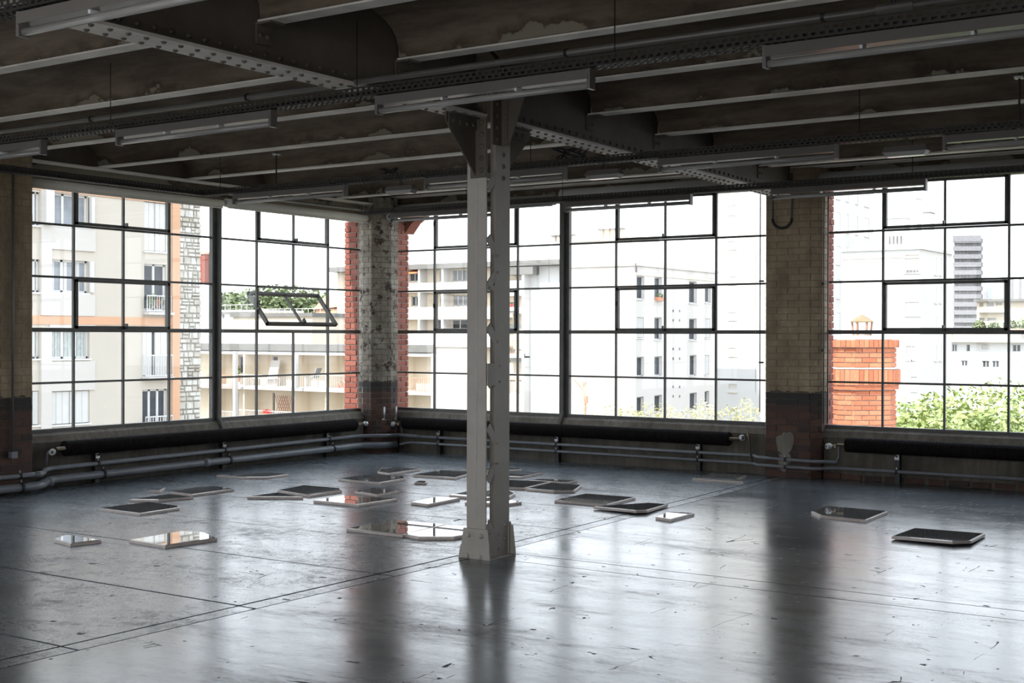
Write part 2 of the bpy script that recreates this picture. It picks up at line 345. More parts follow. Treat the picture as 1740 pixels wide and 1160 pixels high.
TB_WIN=[(-58.97, -58.2, -1.04, 0.17, 'dk'), (-56.72, -56.14, -1.08, 0.15, 'pl'), (-53.51, -52.95, -1.06, 0.19, 'dk'), (-51.19, -50.65, -1.02, 0.21, 'dg'), (-50.54, -50.21, -1.01, 0.22, 'dk'), (-47.62, -47.35, -0.96, 0.25, 'dk'), (-45.86, -45.25, -0.93, 0.27, 'dg'), (-39.2, -39.09, -0.95, 0.26, 'dk'), (-58.97, -58.19, -3.66, -2.54, 'dk'), (-57.42, -56.72, -4.28, -2.46, 'cu'), (-53.45, -53.23, -4.14, -2.36, 'dk'), (-51.57, -51.24, -4.06, -2.31, 'cu'), (-47.66, -47.5, -3.92, -2.25, 'cu'), (-45.96, -45.25, -3.77, -2.19, 'dg'), (-39.5, -38.66, -3.61, -2.28, 'cu')]
TB_COL=[(-54.85, -54.61, -6.06, 0.51), (-49.12, -48.97, -1.89, 0.32), (-37.7, -37.46, -5.22, 0.54)]
TB_RAIL=[(-57.67, -54.89, -2.05, -1.13), (-54.6, -49.12, -1.94, -1.05), (-48.97, -44.2, -1.87, -0.95), (-39.49, -37.74, -1.86, -0.99), (-57.66, -54.88, -4.51, -3.62), (-54.6, -49.12, -4.33, -3.46)]
TB_SLAB=[(-59.15, -37.42, -2.07, -1.85)]
TB_WALL2=[(-36.71, -34.04, -5.05, 1.06)]
B2_BLK=[(-84.11, -58.54, 8.83, 9.37), (-84.09, -64.03, -10.41, 8.94), (-64.03, -58.16, -9.79, 8.61)]
B2_WIN=[(-79.42, -77.99, 7.59, 8.5, 'w2'), (-75.24, -74.8, 7.51, 8.66, 'dk'), (-73.57, -71.57, 7.46, 8.72, 'w3'), (-66.04, -65.3, 6.58, 7.44, 'w2'), (-65.15, -64.34, 6.56, 7.54, 'dk'), (-79.14, -77.99, 4.87, 5.97, 'w2'), (-75.19, -74.83, 4.83, 5.92, 'dk'), (-73.48, -71.48, 4.81, 6.01, 'w3'), (-66.04, -65.29, 4.61, 5.17, 'w2'), (-75.55, -74.91, 2.35, 3.37, 'dk'), (-73.55, -71.51, 2.35, 3.36, 'w2'), (-66.03, -64.33, 2.34, 2.89, 'cu'), (-66.02, -65.28, -1.1, 0.25, 'cu'), (-64.91, -64.32, -1.09, 0.26, 'cu'), (-66.01, -65.27, -4.36, -2.95, 'cu'), (-64.9, -64.31, -4.33, -2.93, 'cu')]
B2_REC=[(-77.75, -76.12, 7.49, 8.97)]
B2_PAR=[(-83.27, -63.38, 6.49, 7.34), (-83.26, -65.65, 3.54, 4.71), (-83.25, -65.64, 0.6, 1.96), (-65.66, -63.38, 5.92, 6.34), (-65.65, -63.38, 4.09, 4.58), (-65.64, -63.36, -0.47, -0.22)]
B2_COL=[(-77.21, -76.95, 0.36, 8.99), (-74.03, -73.75, 0.38, 8.91), (-63.65, -63.36, -9.84, 7.96)]
B2_AWN=[(-78.92, -77.21, 8.48, 8.73)]
B2_RAIL=[(-65.64, -63.58, -0.22, 1.18), (-65.63, -63.57, -4.12, -2.66), (-73.59, -70.7, 1.02, 1.74)]
B2_GREY=[(-65.38, -62.24, 7.93, 8.72)]
W_FRONT=[(-40.43, -32.21, -12.01, 6.62)]
W_RIGHT=[(65.1, 78.38, -12.38, 6.69)]
W_WIN=[(65.55, 66.65, 4.18, 5.76, 'w1'), (68.12, 69.22, 4.13, 5.78, 'w1f'), (73.53, 74.79, 4.07, 5.68, 'w1'), (76.18, 77.19, 4.17, 5.46, 'w1'), (65.57, 66.58, 1.5, 2.92, 's1'), (68.13, 69.24, 1.38, 2.96, 'w1'), (73.54, 74.8, 1.35, 2.94, 'w1'), (76.19, 77.1, 1.5, 2.97, 's1'), (65.59, 66.64, -1.14, 0.2, 'w1'), (68.15, 69.3, -1.16, 0.21, 'w1'), (73.66, 74.78, -1.29, 0.24, 'w1'), (76.16, 76.92, -1.25, 0.21, 's1'), (65.6, 66.61, -3.7, -2.56, 'w1'), (68.17, 69.31, -3.74, -2.53, 'w1'), (73.67, 74.84, -3.82, -2.55, 'w1'), (76.18, 76.94, -3.74, -2.5, 'w1')]
W_VENT=[(70.88, 71.02, 3.37, 3.54), (71.89, 72.05, 3.38, 3.55), (70.88, 71.03, 2.69, 2.86), (71.9, 72.05, 2.7, 2.87), (70.89, 71.04, 0.63, 0.8), (71.91, 72.06, 0.62, 0.8), (70.9, 71.05, -0.07, 0.1), (71.92, 72.07, -0.08, 0.09), (70.91, 71.06, -2.1, -1.93), (71.93, 72.08, -2.13, -1.96), (70.92, 71.06, -2.78, -2.61), (71.94, 72.08, -2.82, -2.65)]
WB=[(-43.73, -32.09, -3.99, 8.46)]
WB_R=[(66.92, 69.04, 6.17, 8.17)]
WB_CH=[(-40.24, -38.33, 8.61, 9.01), (-36.25, -34.18, 8.51, 9.29)]
TW_F=[(-35.42, -27.58, -13.83, 19.09)]
TW_FWIN=[(-33.73, -33.06, 11.69, 12.19, 'v'), (-33.72, -33.05, 8.91, 9.32, 'v'), (-33.71, -33.04, 6.06, 6.44, 'v'), (-33.7, -33.0, 3.19, 3.57, 'v'), (-33.69, -32.97, 0.27, 0.69, 'v'), (-33.68, -32.96, -2.63, -2.23, 'v')]
TW_R=[(81.8, 101.08, -14.26, 19.55)]
TW_RWIN=[(88.96, 89.82, 12.8, 14.71, 'w1'), (91.18, 91.8, 12.79, 14.73, 'w1'), (93.48, 94.05, 12.77, 14.74, 's1'), (95.64, 96.75, 12.75, 14.76, 'w1'), (88.98, 89.85, 10.22, 11.7, 'w1'), (91.2, 91.82, 10.21, 11.72, 'w1'), (93.51, 94.08, 10.2, 11.73, 's1'), (95.67, 96.78, 10.18, 11.74, 'w1'), (89.01, 89.87, 7.5, 8.98, 'w1'), (91.23, 91.85, 7.49, 8.99, 'w1'), (93.53, 94.1, 7.47, 9.0, 's1'), (95.7, 96.8, 7.46, 9.02, 'w1'), (89.03, 89.9, 4.75, 6.26, 'w1'), (91.26, 91.88, 4.74, 6.27, 'w1'), (93.56, 94.13, 4.72, 6.28, 's1'), (95.72, 96.83, 4.71, 6.29, 'w1'), (89.06, 89.92, 2.14, 3.58, 's1'), (91.28, 91.9, 2.13, 3.59, 'w1'), (93.59, 94.16, 2.12, 3.6, 'w1'), (95.75, 96.86, 2.1, 3.62, 's1'), (89.08, 89.95, -0.58, 0.85, 's1'), (91.31, 91.93, -0.6, 0.86, 'w1'), (93.61, 94.18, -0.61, 0.87, 'w1'), (95.78, 96.89, -0.62, 0.89, 's1'), (89.11, 89.98, -3.17, -1.83, 'w1'), (91.33, 91.96, -3.18, -1.82, 's1'), (93.64, 94.21, -3.19, -1.81, 'w1'), (95.81, 96.92, -3.21, -1.8, 'w1')]
P_F=[(-14.32, -11.59, -9.77, 6.9)]
P_WIN=[(-12.67, -11.83, 5.39, 6.44, 'w2'), (-12.65, -11.82, 2.87, 3.66, 's2'), (-12.22, -12.1, 0.28, 1.07, 'dk'), (-12.57, -12.26, 0.27, 1.07, 's1'), (-12.29, -11.94, -1.55, -0.72, 'w1')]
P_R=[(63.68, 69.47, -10.1, 7.08)]
P_RWIN=[(65.8, 66.33, 5.39, 6.42, 'w1'), (66.82, 67.3, 5.4, 6.4, 'w1'), (65.82, 66.35, 3.69, 4.65, 's1'), (66.84, 67.33, 3.71, 4.66, 's1'), (65.84, 66.38, 1.98, 2.87, 's1'), (66.86, 67.35, 1.99, 2.88, 's1'), (65.86, 66.4, 0.2, 1.13, 's1'), (66.88, 67.37, 0.19, 1.12, 's1')]
PT=[(-39.29, -37.26, 11.48, 15.57), (-36.01, -35.26, 11.39, 16.34), (-38.03, -37.69, 15.48, 18.39)]
G_F=[(-76.61, -71.1, 3.36, 24.73)]
G_FL=[(-76.64, -71.13, 23.02, 23.77), (-76.64, -71.13, 21.15, 21.91), (-76.63, -71.12, 19.29, 20.04), (-76.62, -71.11, 17.43, 18.18), (-76.61, -71.11, 15.56, 16.32), (-76.61, -71.1, 13.7, 14.46), (-76.6, -71.09, 11.84, 12.59), (-76.59, -71.09, 9.98, 10.73), (-76.59, -71.08, 8.12, 8.87), (-76.58, -71.07, 6.25, 7.01), (-76.57, -71.06, 4.39, 5.14)]
M_B=[(-32.22, -20.67, -2.85, 2.33)]
M_WIN=[(-31.76, -31.16, -0.04, 0.81, 'w2'), (-30.1, -29.7, -0.02, 0.79, 'dk'), (-28.39, -27.55, 0.26, 0.8, 's1'), (-25.05, -24.16, -0.01, 0.81, 'w2'), (-30.69, -29.96, -1.71, -1.04, 'w2'), (-28.34, -27.54, -1.84, -1.04, 'w2'), (-27.25, -26.48, -1.82, -1.03, 'w2'), (-24.92, -24.09, -1.36, -1.03, 's1'), (-24.36, -23.92, 1.41, 1.87, 'dk')]
H1=[(-44.56, -40.17, 3.91, 7.23)]
H1_W=[(-44.48, -43.84, 6.42, 7.07), (-43.3, -42.23, 6.31, 7.15), (-41.96, -40.98, 6.58, 7.13), (-44.47, -43.66, 4.19, 4.66), (-43.2, -41.95, 4.19, 4.65)]
TALL=[(-95.89, -88.74, 11.45, 21.48), (-101.7, -100.24, 12.48, 17.55)]
CHIM=[(4.67, 5.56, 0.11, 1.59), (4.69, 5.55, 1.44, 1.59), (4.67, 5.62, 0.91, 1.13)]
HOUSES=[(-135.61, -122.78, -0.95, 4.04, 0), (-122.78, -109.16, -1.16, 3.72, 1), (-109.58, -104.96, -0.75, 3.92, 0), (-104.97, -100.88, -0.71, 4.13, 1)]
HWIN=[(-130.71, -130.22, 4.05, 4.64, 'dk'), (-129.74, -129.38, 4.04, 4.64, 'dk'), (-124.76, -124.18, 4.01, 4.35, 'dk'), (-123.83, -123.59, 4.01, 4.34, 'dk'), (-120.15, -115.66, 3.16, 3.73, 'cu'), (-115.22, -113.9, 3.23, 3.72, 'cu'), (-112.27, -111.62, 3.38, 3.71, 'dk'), (-106.53, -105.69, 3.05, 3.52, 'dk'), (-122.43, -119.69, 0.44, 0.94, 'dk')]
REDH=[(-157.74, -152.47, 5.35, 8.2)]
MIRRORS=[[(2.125, -6.636), (2.138, -6.069), (2.584, -6.101), (2.687, -6.183), (2.712, -6.66)], [(1.83, -6.043), (1.808, -5.545), (2.166, -5.54), (2.081, -5.899)], [(1.371, -5.416), (1.323, -5.158), (1.529, -5.398)], [(1.646, -5.378), (1.546, -4.914), (1.643, -4.778), (2.003, -4.838), (2.019, -5.425)], [(3.343, -8.033), (3.207, -7.82), (3.676, -7.847), (3.635, -8.099)], [(3.85, -7.725), (3.82, -7.171), (4.034, -7.123), (4.331, -7.267), (4.286, -7.749)], [(0.846, -3.998), (1.176, -3.46), (1.449, -3.465), (1.464, -3.812), (1.264, -3.97), (1.045, -3.988)], [(2.591, -5.239), (2.589, -4.826), (3.048, -4.927)], [(2.451, -4.674), (2.356, -4.177), (2.847, -4.168), (2.988, -4.293), (3.003, -4.794)], [(2.225, -3.495), (2.198, -2.876), (2.649, -2.868), (2.809, -3.027), (2.844, -3.518), (2.411, -3.518)], [(2.082, -2.65), (1.765, -2.184), (2.303, -2.13), (2.329, -2.742)], [(3.158, -4.299), (3.113, -3.959), (3.494, -3.985), (3.527, -4.381)], [(3.323, -5.081), (3.298, -4.632), (3.895, -4.507), (3.881, -5.073)], [(3.118, -3.267), (3.075, -3.139), (3.176, -3.111), (3.248, -3.231)], [(2.628, -2.68), (2.58, -2.094), (3.037, -2.051), (3.211, -2.651)], [(2.77, -1.941), (2.696, -1.746), (3.207, -1.364), (3.306, -1.465), (3.237, -1.667)], [(3.234, -1.868), (3.336, -1.713), (3.714, -1.64), (3.754, -2.149), (3.521, -2.223)], [(4.024, -2.391), (4.045, -2.229), (4.472, -2.109), (4.474, -2.359)], [(3.788, -2.776), (3.822, -2.498), (4.305, -2.393), (4.398, -3.04), (4.122, -3.09)], [(4.436, -3.065), (4.361, -2.481), (4.739, -2.456), (4.944, -2.943), (4.776, -3.075)], [(4.128, -3.991), (4.089, -3.632), (4.372, -3.304), (4.596, -3.507), (4.698, -3.781), (4.573, -3.974)], [(4.592, -4.36), (4.881, -3.989), (5.013, -4.018), (4.983, -4.219)], [(4.166, -4.645), (4.12, -4.191), (4.361, -4.125), (4.401, -4.684)], [(4.81, -6.298), (4.812, -5.696), (5.342, -5.649), (5.399, -6.298)], [(5.387, -6.268), (5.364, -5.685), (5.611, -5.619), (5.822, -5.912), (5.803, -6.158), (5.574, -6.319)], [(5.195, -3.722), (5.165, -3.104), (5.729, -3.08), (5.782, -3.724)], [(5.775, -3.965), (6.04, -3.385), (6.25, -3.398), (6.324, -3.941), (6.252, -4.026)], [(6.557, -4.221), (6.489, -3.858), (6.725, -3.804), (6.734, -4.279)], [(5.395, -1.17), (5.345, -0.549), (5.769, -0.542), (5.84, -0.95), (6.001, -1.151)], [(7.534, -3.077), (7.52, -2.633), (8.107, -2.672), (8.139, -3.351), (7.7, -3.288)], [(8.636, -4.191), (8.624, -3.586), (9.204, -3.608), (9.226, -4.101), (9.119, -4.222)]]
MLAB = ['large dark five-sided mirror panel nearest the lower left radiator, square-cornered at right',
 'narrow pointed mirror panel just behind the large dark five-sided one at left',
 'tiny triangular mirror at far left, behind the two left dark panels',
 'long dark five-sided mirror panel right of the tiny triangle at left',
 'small four-sided mirror at the lower left corner, half dark and half white',
 'mirror panel at lower left reflecting the stone wall, with a clipped far corner',
 'thin grey six-sided mirror panel farthest left, near the left wall pipes',
 'flat dark triangular mirror touching the front of the dark five-sided panel left of centre',
 'dark five-sided mirror panel left of centre, with a triangle in front of it',
 'grey mirror panel near the far corner with a jagged left edge',
 'kite-shaped mirror panel farthest back, before the corner pier',
 'small brown kite-shaped mirror behind the white-reflecting panel in the centre left',
 'wide mirror panel in the centre left reflecting white sky and red brick',
 'sliver of mirror no bigger than a ruler, lying alone left of the column',
 'grey four-sided mirror panel behind the column on its left side',
 'farthest thin mirror panel, seen on both sides behind the column',
 'grey mirror panel behind the column, peeping out on its right, second from the back',
 'narrow brown mirror panel right of the column, behind a pair of touching panels',
 'dark mirror panel right behind the column, touching the notched panel to its right',
 'dark mirror panel right of the column with a notched right end',
 'dark six-sided mirror panel crossing behind the column with its ends showing',
 'small mirror panel close behind the column, just its right tip showing',
 'bright white-reflecting long mirror left of the column',
 'largest bright mirror panel left of the column foot, reflecting dark wall and white sky',
 'bright mirror panel with a clipped front, tucked against the column foot',
 'dark four-sided mirror panel in the middle right of the column, wholly black',
 'dark mirror panel with a curved pointed left tip, beside the long floor joint',
 'small mirror lying alone on the bright floor right of the long floor joint',
 'pale notched mirror panel near the wide brick pillar',
 'six-sided mirror panel on the right, reflecting a heating pipe line',
 'black five-sided mirror panel nearest the lower right edge']

# ================================================================ THE SETTING
XR, YB = 13.2, -15.6            # far right wall, rear wall behind the camera
def gx(y): return 6.445 if y < -6.62 else 6.445 + (y+6.62)*(6.16-6.445)/6.62     # girder / trench line (slightly skew)

# floor: a bed with separate cast slabs
fl = struct('floor', 'worn glossy grey-blue painted concrete floor with long joints')
MB().box(-.02, XR+.2, YB-.2, .0, -.25, -.012).build('floor_bed', M['joint'], fl)
def fx1(y): return gx(y)-.02
def fx2(y): return gx(y)-.165
ys = [0.0, -1.35, -2.62, -3.92, -5.18, -6.45, -7.65, -8.93, -10.18, -11.45, -12.75, -14.0, YB]
for i in range(len(ys)-1):
    a, b = ys[i]-.009, ys[i+1]+.009
    ja, jb = rnd.uniform(-.004, .004), rnd.uniform(-.004, .004)
    MB().prism([(0, b), (fx2(b)-.008, b), (fx2(a)-.008, a), (0, a)], -.03, rnd.uniform(-.0008, .0008)).build('slab', M['floor_left'], fl)
    MB().prism([(fx2(b)+.006, b), (fx1(b)-.008, b), (fx1(a)-.008, a), (fx2(a)+.006, a)], -.03, -.0015).build('joint_strip', M['floor_left'], fl)
rys = [0.0, -6.43, -6.70, YB]
for i in range(3):
    a, b = rys[i]-(.006 if i else 0), rys[i+1]+.006
    pts = [(fx1(b)+.008, b), (XR, b), (XR, a), (fx1(a)+.008, a)]
    if b < -6.62 < a: pts.append((fx1(-6.62)+.008, -6.62))
    MB().prism(pts, -.03, rnd.uniform(-.0006, .0006)).build('slab', M['floor_right'], fl)

# ceiling: shallow concrete vaults between the joists
JY = [-1.25-1.278*k for k in range(11)]
ZJ = 3.42
ce = struct('ceiling', 'dark stained concrete ceiling of shallow vaults between steel joists')
MB().box(-.3, XR+.3, YB-.3, .3, 3.86, 4.1).build('ceiling_slab', M['vault'], ce)
edges = [0.03] + JY + [YB]
def vault(y1, y0, x0, x1):
    ym, h = (y0+y1)/2, (y1-y0)/2-.03; N = 18; b = MB(); pr = []
    for i in range(N+1):
        t = math.pi*i/N; yy = ym+h*math.cos(t)*1.0; pr.append((yy, ZJ+.025+.30*(math.sin(t)**.75)))
    pr = [(y1, ZJ+.025)] + pr + [(y0, ZJ+.025)]
    n = len(pr)
    for x in (x0, x1):
        b.v += [(x, y, z) for y, z in pr]
    b.v += [(x0, y1, 3.9), (x0, y0, 3.9), (x1, y1, 3.9), (x1, y0, 3.9)]
    for i in range(n-1): b.f.append((i, i+1, n+i+1, n+i))
    for k in (0, n):
        b.f.append(tuple(range(k, k+n))+((2*n+1, 2*n) if k == 0 else (2*n+3, 2*n+2)))
    return b
for i in range(len(edges)-1):
    for x0, x1 in ((-.3, gx((edges[i]+edges[i+1])/2)-.02), (gx((edges[i]+edges[i+1])/2)+.02, XR+.3)):
        vault(edges[i], edges[i+1], x0, x1).build('vault', M['vault'], ce, smooth=False)

# window walls: low spandrels with sloping sills, lintel strips above
ZS, ZT = .580, 3.340
wl = struct('wall_left', 'low dirty concrete wall under the left windows')
wb = struct('wall_back', 'low dirty concrete wall under the back windows')
def spandrel(par, axis, a, b):
    # section (offset inwards, z)
    sec = [(.12, 0), (.12, .47), (.085, .535), (.02, .575), (-.25, .575), (-.25, -.4), (.12, -.4)]
    m = MB(); n = len(sec)
    for t in (a, b):
        m.v += [((o, t, z) if axis == 'L' else (t, -o, z)) for o, z in sec]
    for i in range(n): m.f.append((i, (i+1) % n, n+(i+1) % n, n+i))
    m.f += [tuple(range(n)), tuple(range(2*n-1, n-1, -1))]
    m.build('spandrel', M['wall'], par)
    s = MB(); sec = [(.125, .468), (.09, .539), (.022, .580), (-.02, .580), (-.02, .574), (.02, .574), (.085, .530), (.12, .466)]; n = len(sec)
    for t in (a, b):
        s.v += [((o, t, z) if axis == 'L' else (t, -o, z)) for o, z in sec]
    for i in range(n): s.f.append((i, (i+1) % n, n+(i+1) % n, n+i))
    s.f += [tuple(range(n)), tuple(range(2*n-1, n-1, -1))]
    s.build('sill', M['sill'], par)
spandrel(wl, 'L', -3.22, -.57); spandrel(wl, 'L', -6.2, -3.22); spandrel(wl, 'L', -12.9, -6.5)
spandrel(wb, 'B', .19, 3.0); spandrel(wb, 'B', 3.0, 5.85); spandrel(wb, 'B', 6.4, 9.25); spandrel(wb, 'B', 9.25, 12.2)
MB().box(-.25, .02, YB, .02, 3.235, 4.0).build('lintel_strip', M['vault'], wl)
MB().box(-.25, .05, YB, -12.85, -.4, ZT+.02).build('wall_panel', M['rear'], wl)
MB().box(-.25, XR, -.02, .25, ZT, 4.0).build('lintel_strip', M['vault'], wb)
MB().box(12.2, XR, -.05, .25, -.4, ZT-.005).build('wall_panel', M['rear'], wb)
# a course of bare bricks shows along the foot of the back wall, right of the pillar
for x in [6.62+.235*i for i in range(12)]:
    me = bevel_box('brick', M['pillar_brick'], .21+rnd.uniform(-.03, .01), .05, .06, .006, .006)
    if rnd.random() < .85: put('brick', me, wb, (x, -.108-rnd.uniform(0, .006), .035+rnd.uniform(-.006, .004)))
wr = struct('wall_right', 'plain dark painted wall out of view on the right')
MB().box(XR, XR+.25, YB, .25, -.4, 4.0).build('wall_panel', M['rear'], wr)
wq = struct('wall_rear', 'painted wall with tall openings behind the viewpoint')
MB().box(-.25, XR+.25, YB-.25, YB, -.4, .58).build('spandrel', M['rear'], wq); MB().box(-.25, XR+.25, YB-.25, YB, 3.34, 4.0).build('lintel_strip', M['rear'], wq)
MB().box(-.2, 3.1, YB-.25, YB, .58, 3.34).build('unseen_wall_pier', M['rear'], wq)  # unseen; leftmost opening closed off to cut light on the left ceiling
for x in (3.1, 6.4, 9.7, 13.1): MB().box(x-.25, x+.25, YB-.25, YB, .58, 3.34).build('unseen_wall_pier', M['rear'], wq)

# ---------------------------------------------------------------- steel windows
def window(name, label, axis, us, mull_left=False, mull_right=False, zs=(3.34, 2.785, 2.223, 1.656, 1.090, .580), open_sash=False, vents=True):
    """us: positions of the upright bars left to right as seen; axis L: plane x=0 (u is y), B: plane y=0 (u is x)"""
    w = struct(name, label, (0, us[0], .58) if axis == 'L' else (us[0], 0, .58))
    P = (lambda u, o, z: (-o, u, z)) if axis == 'L' else (lambda u, o, z: (u, o, z))     # o: distance outwards
    def bx(b, u0, u1, o0, o1, z0, z1):
        if axis == 'L': b.box(-o1, -o0, u0, u1, z0, z1)
        else: b.box(u0, u1, o0, o1, z0, z1)
        return b
    u0, u1 = us[0], us[-1]; F = M['frame_paint']
    # outer frame
    for a, c in ((u0-.022, u0+.022), (u1-.022, u1+.022)): bx(MB(), a, c, -.03, .03, zs[-1]-.02, zs[0]+.02).build('frame_jamb', F, w)
    bx(MB(), u0, u1, -.04, .03, zs[-1]-.02, zs[-1]+.022).build('frame_sill', F, w)
    bx(MB(), u0, u1, -.03, .03, zs[0]-.02, zs[0]+.02).build('frame_head', F, w)
    # bars
    for k, z in enumerate(zs[1:-1]):
        t = .022 if k == 2 else .0115
        bx(MB(), u0+.02, u1-.02, -.022 if k == 2 else -.014, .018, z-t, z+t).build('transom' if k == 2 else 'glazing_bar', F, w)
    for j, u in enumerate(us[1:-1]):
        for k in range(5):
            if j == 1 and k in (0, 2) and vents: continue
            bx(MB(), u-.011, u+.011, -.013, .017, zs[k+1], zs[k]).build('glazing_bar', F, w)
    G = M['glass']
    def pane(par, a, b, c, d, nm='pane'):
        return bx(MB(), a+.004, b-.004, .004, .008, c+.004, d-.004).build(nm, G, par)
    for k in range(5):
        for j in range(4):
            if k in (0, 2) and j in (1, 2) and vents: continue
            pane(w, us[j], us[j+1], zs[k+1], zs[k])
    if vents:
        for k in (0, 2):
            a, b, c, d = us[1], us[3], zs[k+1], zs[k]
            tilt = 0.
            if open_sash and k == 2: tilt = math.radians(40)
            sm = MB(); e = .030
            bx(sm, a+.012, a+.012+e, -.028, .022, c+.016, d-.014); bx(sm, b-.012-e, b-.012, -.028, .022, c+.016, d-.014)
            bx(sm, a+.012, b-.012, -.028, .022, c+.016, c+.016+e); bx(sm, a+.012, b-.012, -.028, .022, d-.014-e, d-.014)
            bx(sm, us[2]-.011, us[2]+.011, -.014, .016, c+.04, d-.04)
            pm = [bx(MB(), a+.04, us[2]-.008, .004, .008, c+.044, d-.042), bx(MB(), us[2]+.008, b-.04, .004, .008, c+.044, d-.042)]
            hm = bx(bx(MB(), us[2]-.018, us[2]+.018, -.06, -.026, c+.012, c+.03), us[2]-.008, us[2]+.008, -.075, -.03, c+.02, c+.075)
            if tilt:
                zc = (c+d)/2; R = Matrix.Translation((0, 0, zc)) @ Matrix.Rotation(tilt, 4, 'Y') @ Matrix.Translation((0, 0, -zc))
                R = Matrix.Translation((0, 0, zc)) @ Matrix.Rotation(-tilt, 4, 'Y') @ Matrix.Translation((0, 0, -zc))
                for q in [sm, hm] + pm: q.v = [tuple(R @ Vector(x)) for x in q.v]
                # fixed rebate that the open sash leaves behind
                rb = MB(); bx(rb, a-.002, a+.020, -.018, .02, c, d); bx(rb, b-.020, b+.002, -.018, .02, c, d); bx(rb, a, b, -.018, .02, d-.018, d); rb.build('rebate', F, w)
                pv = MB(); [pv.tube([P(u-.02, -.03, zc), P(u+.02, -.03, zc)], .014, 8) for u in (a+.01, b-.01)]; pv.build('pivot', F, w)
            so = sm.build('sash', F, w)
            for q in pm: q.build('pane', G, so)
            hm.build('handle', M['black'], so)
            st = MB(); st.tube([P(a+.012, -.035, c+.33), P(a+.012, -.035, c+.39)], .010, 6); st.build('stay', M['black'], w)
    return w
def mullion(name, label, axis, u0, u1):
    w = struct(name, label, (0, u0, .55) if axis == 'L' else (u0, 0, .55))
    m = MB()
    if axis == 'L': m.box(-.03, .035, u0, u1, .56, 3.24)
    else: m.box(u0, u1, -.035, .03, .56, 3.36)
    m.build('post', M['frame_paint'], w)
    m = MB(); um = (u0+u1)/2
    if axis == 'L': m.box(.035, .075, um-.012, um+.012, .52, 3.24)
    else: m.box(um-.012, um+.012, -.075, -.035, .52, 3.36)
    m.build('rib', M['frame_paint'], w)
    f = MB()
    p = [(.075, .60), (.13, .47)]
    if axis == 'L': f.bar((.06, um, .62), (.135, um, .455), .035, .05)
    else: f.bar((um, -.06, .62), (um, -.135, .455), .035, .05)
    f.build('foot', M['frame_paint'], w)
window('window_1', 'left-hand steel window beside the dark left pillar, closed', 'L', [-5.955, -5.285, -4.615, -3.947, -3.275], zs=(3.235, 2.785, 2.223, 1.656, 1.090, .580))
mullion('trim_1', 'thick steel post between the two left windows', 'L', -3.262, -3.182)
window('window_2', 'steel window by the corner pier with one sash tilted open', 'L', [-3.17, -2.528, -1.867, -1.202, -.530], open_sash=True, zs=(3.235, 2.785, 2.223, 1.656, 1.090, .580))
window('window_3', 'steel window right of the corner pier, behind the column', 'B', [.171, .877, 1.568, 2.26, 2.948])
mullion('trim_2', 'thick steel post between the two back windows', 'B', 2.96, 3.038)
window('window_4', 'steel back window left of the brick pillar, with white buildings behind', 'B', [3.05, 3.749, 4.44, 5.125, 5.80])
window('window_5', 'steel window right of the brick pillar, chimney behind it', 'B', [6.456, 7.156, 7.836, 8.506, 9.19])
mullion('trim_3', 'thick steel post at the far right edge of the back windows', 'B', 9.20, 9.28)
window('window_6', 'steel back window beyond the right edge of the view', 'B', [9.29, 9.98, 10.67, 11.36, 12.05])
window('window_7', 'steel left window beyond the left pillar, nearer pair', 'L', [-9.50, -8.84, -8.17, -7.51, -6.85], zs=(3.235, 2.785, 2.223, 1.656, 1.090, .580))
mullion('trim_4', 'thick steel post out of view on the left', 'L', -9.59, -9.51)
window('window_8', 'steel left window out of view, nearest the viewpoint', 'L', [-12.25, -11.59, -10.93, -10.26, -9.60], zs=(3.235, 2.785, 2.223, 1.656, 1.090, .580))
MB().box(-.2, .05, -12.86, -12.25, .5, 3.36).build('wall_panel', M['rear'], wl)
MB().box(12.06, 12.20, -.05, .2, .58, 3.335).build('wall_panel', M['rear'], wb)

# ---------------------------------------------------------------- brick pillars
pr_ = thing('brick_pillar', 'wide brick pillar between the two right-hand back windows, limewashed above bare brick', 'pillar', (6.15, -.15, 0), 'interior brick pillars')
MB().prism([(5.80, .0), (5.82, -.13), (5.90, -.290), (6.42, -.290), (6.505, -.20), (6.515, .0)], -.02, 3.9).build('core', M['pillar_core'], pr_)
brick_face(pr_, (5.895, -.295), (6.43, -.295), 0, 3.5, M['pillar_brick'], .0745, .265, .007, .05, .0016, e=.0018)
brick_face(pr_, (5.82, -.135), (5.895, -.295), 0, 3.5, M['pillar_brick'], .0745, .20, .007, .05, .0016, e=.0018)
brick_face(pr_, (6.43, -.295), (6.52, -.19), 0, 3.5, M['pillar_brick'], .0745, .20, .007, .05, .0016, e=.0018)
brick_face(pr_, (6.52, -.19), (6.525, -.01), 0, 3.5, M['pillar_brick'], .0745, .21, .007, .05, .0016, e=.0018)
# patch of rough plaster round the pipe clamps
pp = MB(); n_ = 18; cz = [(6.13, .40, .17), (6.12, .19, .12)]
for (cx_, cz_, r_) in cz:
    k = len(pp.v); pp.v.append((cx_, -.318, cz_))
    for i in range(n_):
        t = 2*math.pi*i/n_; rr = r_*rnd.uniform(.6, 1.1); pp.v.append((cx_+rr*.72*math.cos(t), -.302, cz_+rr*math.sin(t)))
    for i in range(n_): pp.f.append((k, k+1+i, k+1+(i+1) % n_))
pp.build('plaster_patch', M['sill'], pr_, label='rough pale plaster patch')
pl_ = thing('brick_pillar', 'dark brick pillar at the left edge with a thin conduit running down it', 'pillar', (.2, -6.4, 0), 'interior brick pillars')
MB().prism([(-.2, -6.86), (.37, -6.80), (.373, -6.076), (.31, -6.06), (-.2, -6.0)], -.02, 3.9).build('core', M['pillar_core'], pl_)
brick_face(pl_, (.375, -6.80), (.375, -6.075), 0, 3.5, M['pillar_brick'], .0745, .24, .007, .05, .0016, e=.0018)
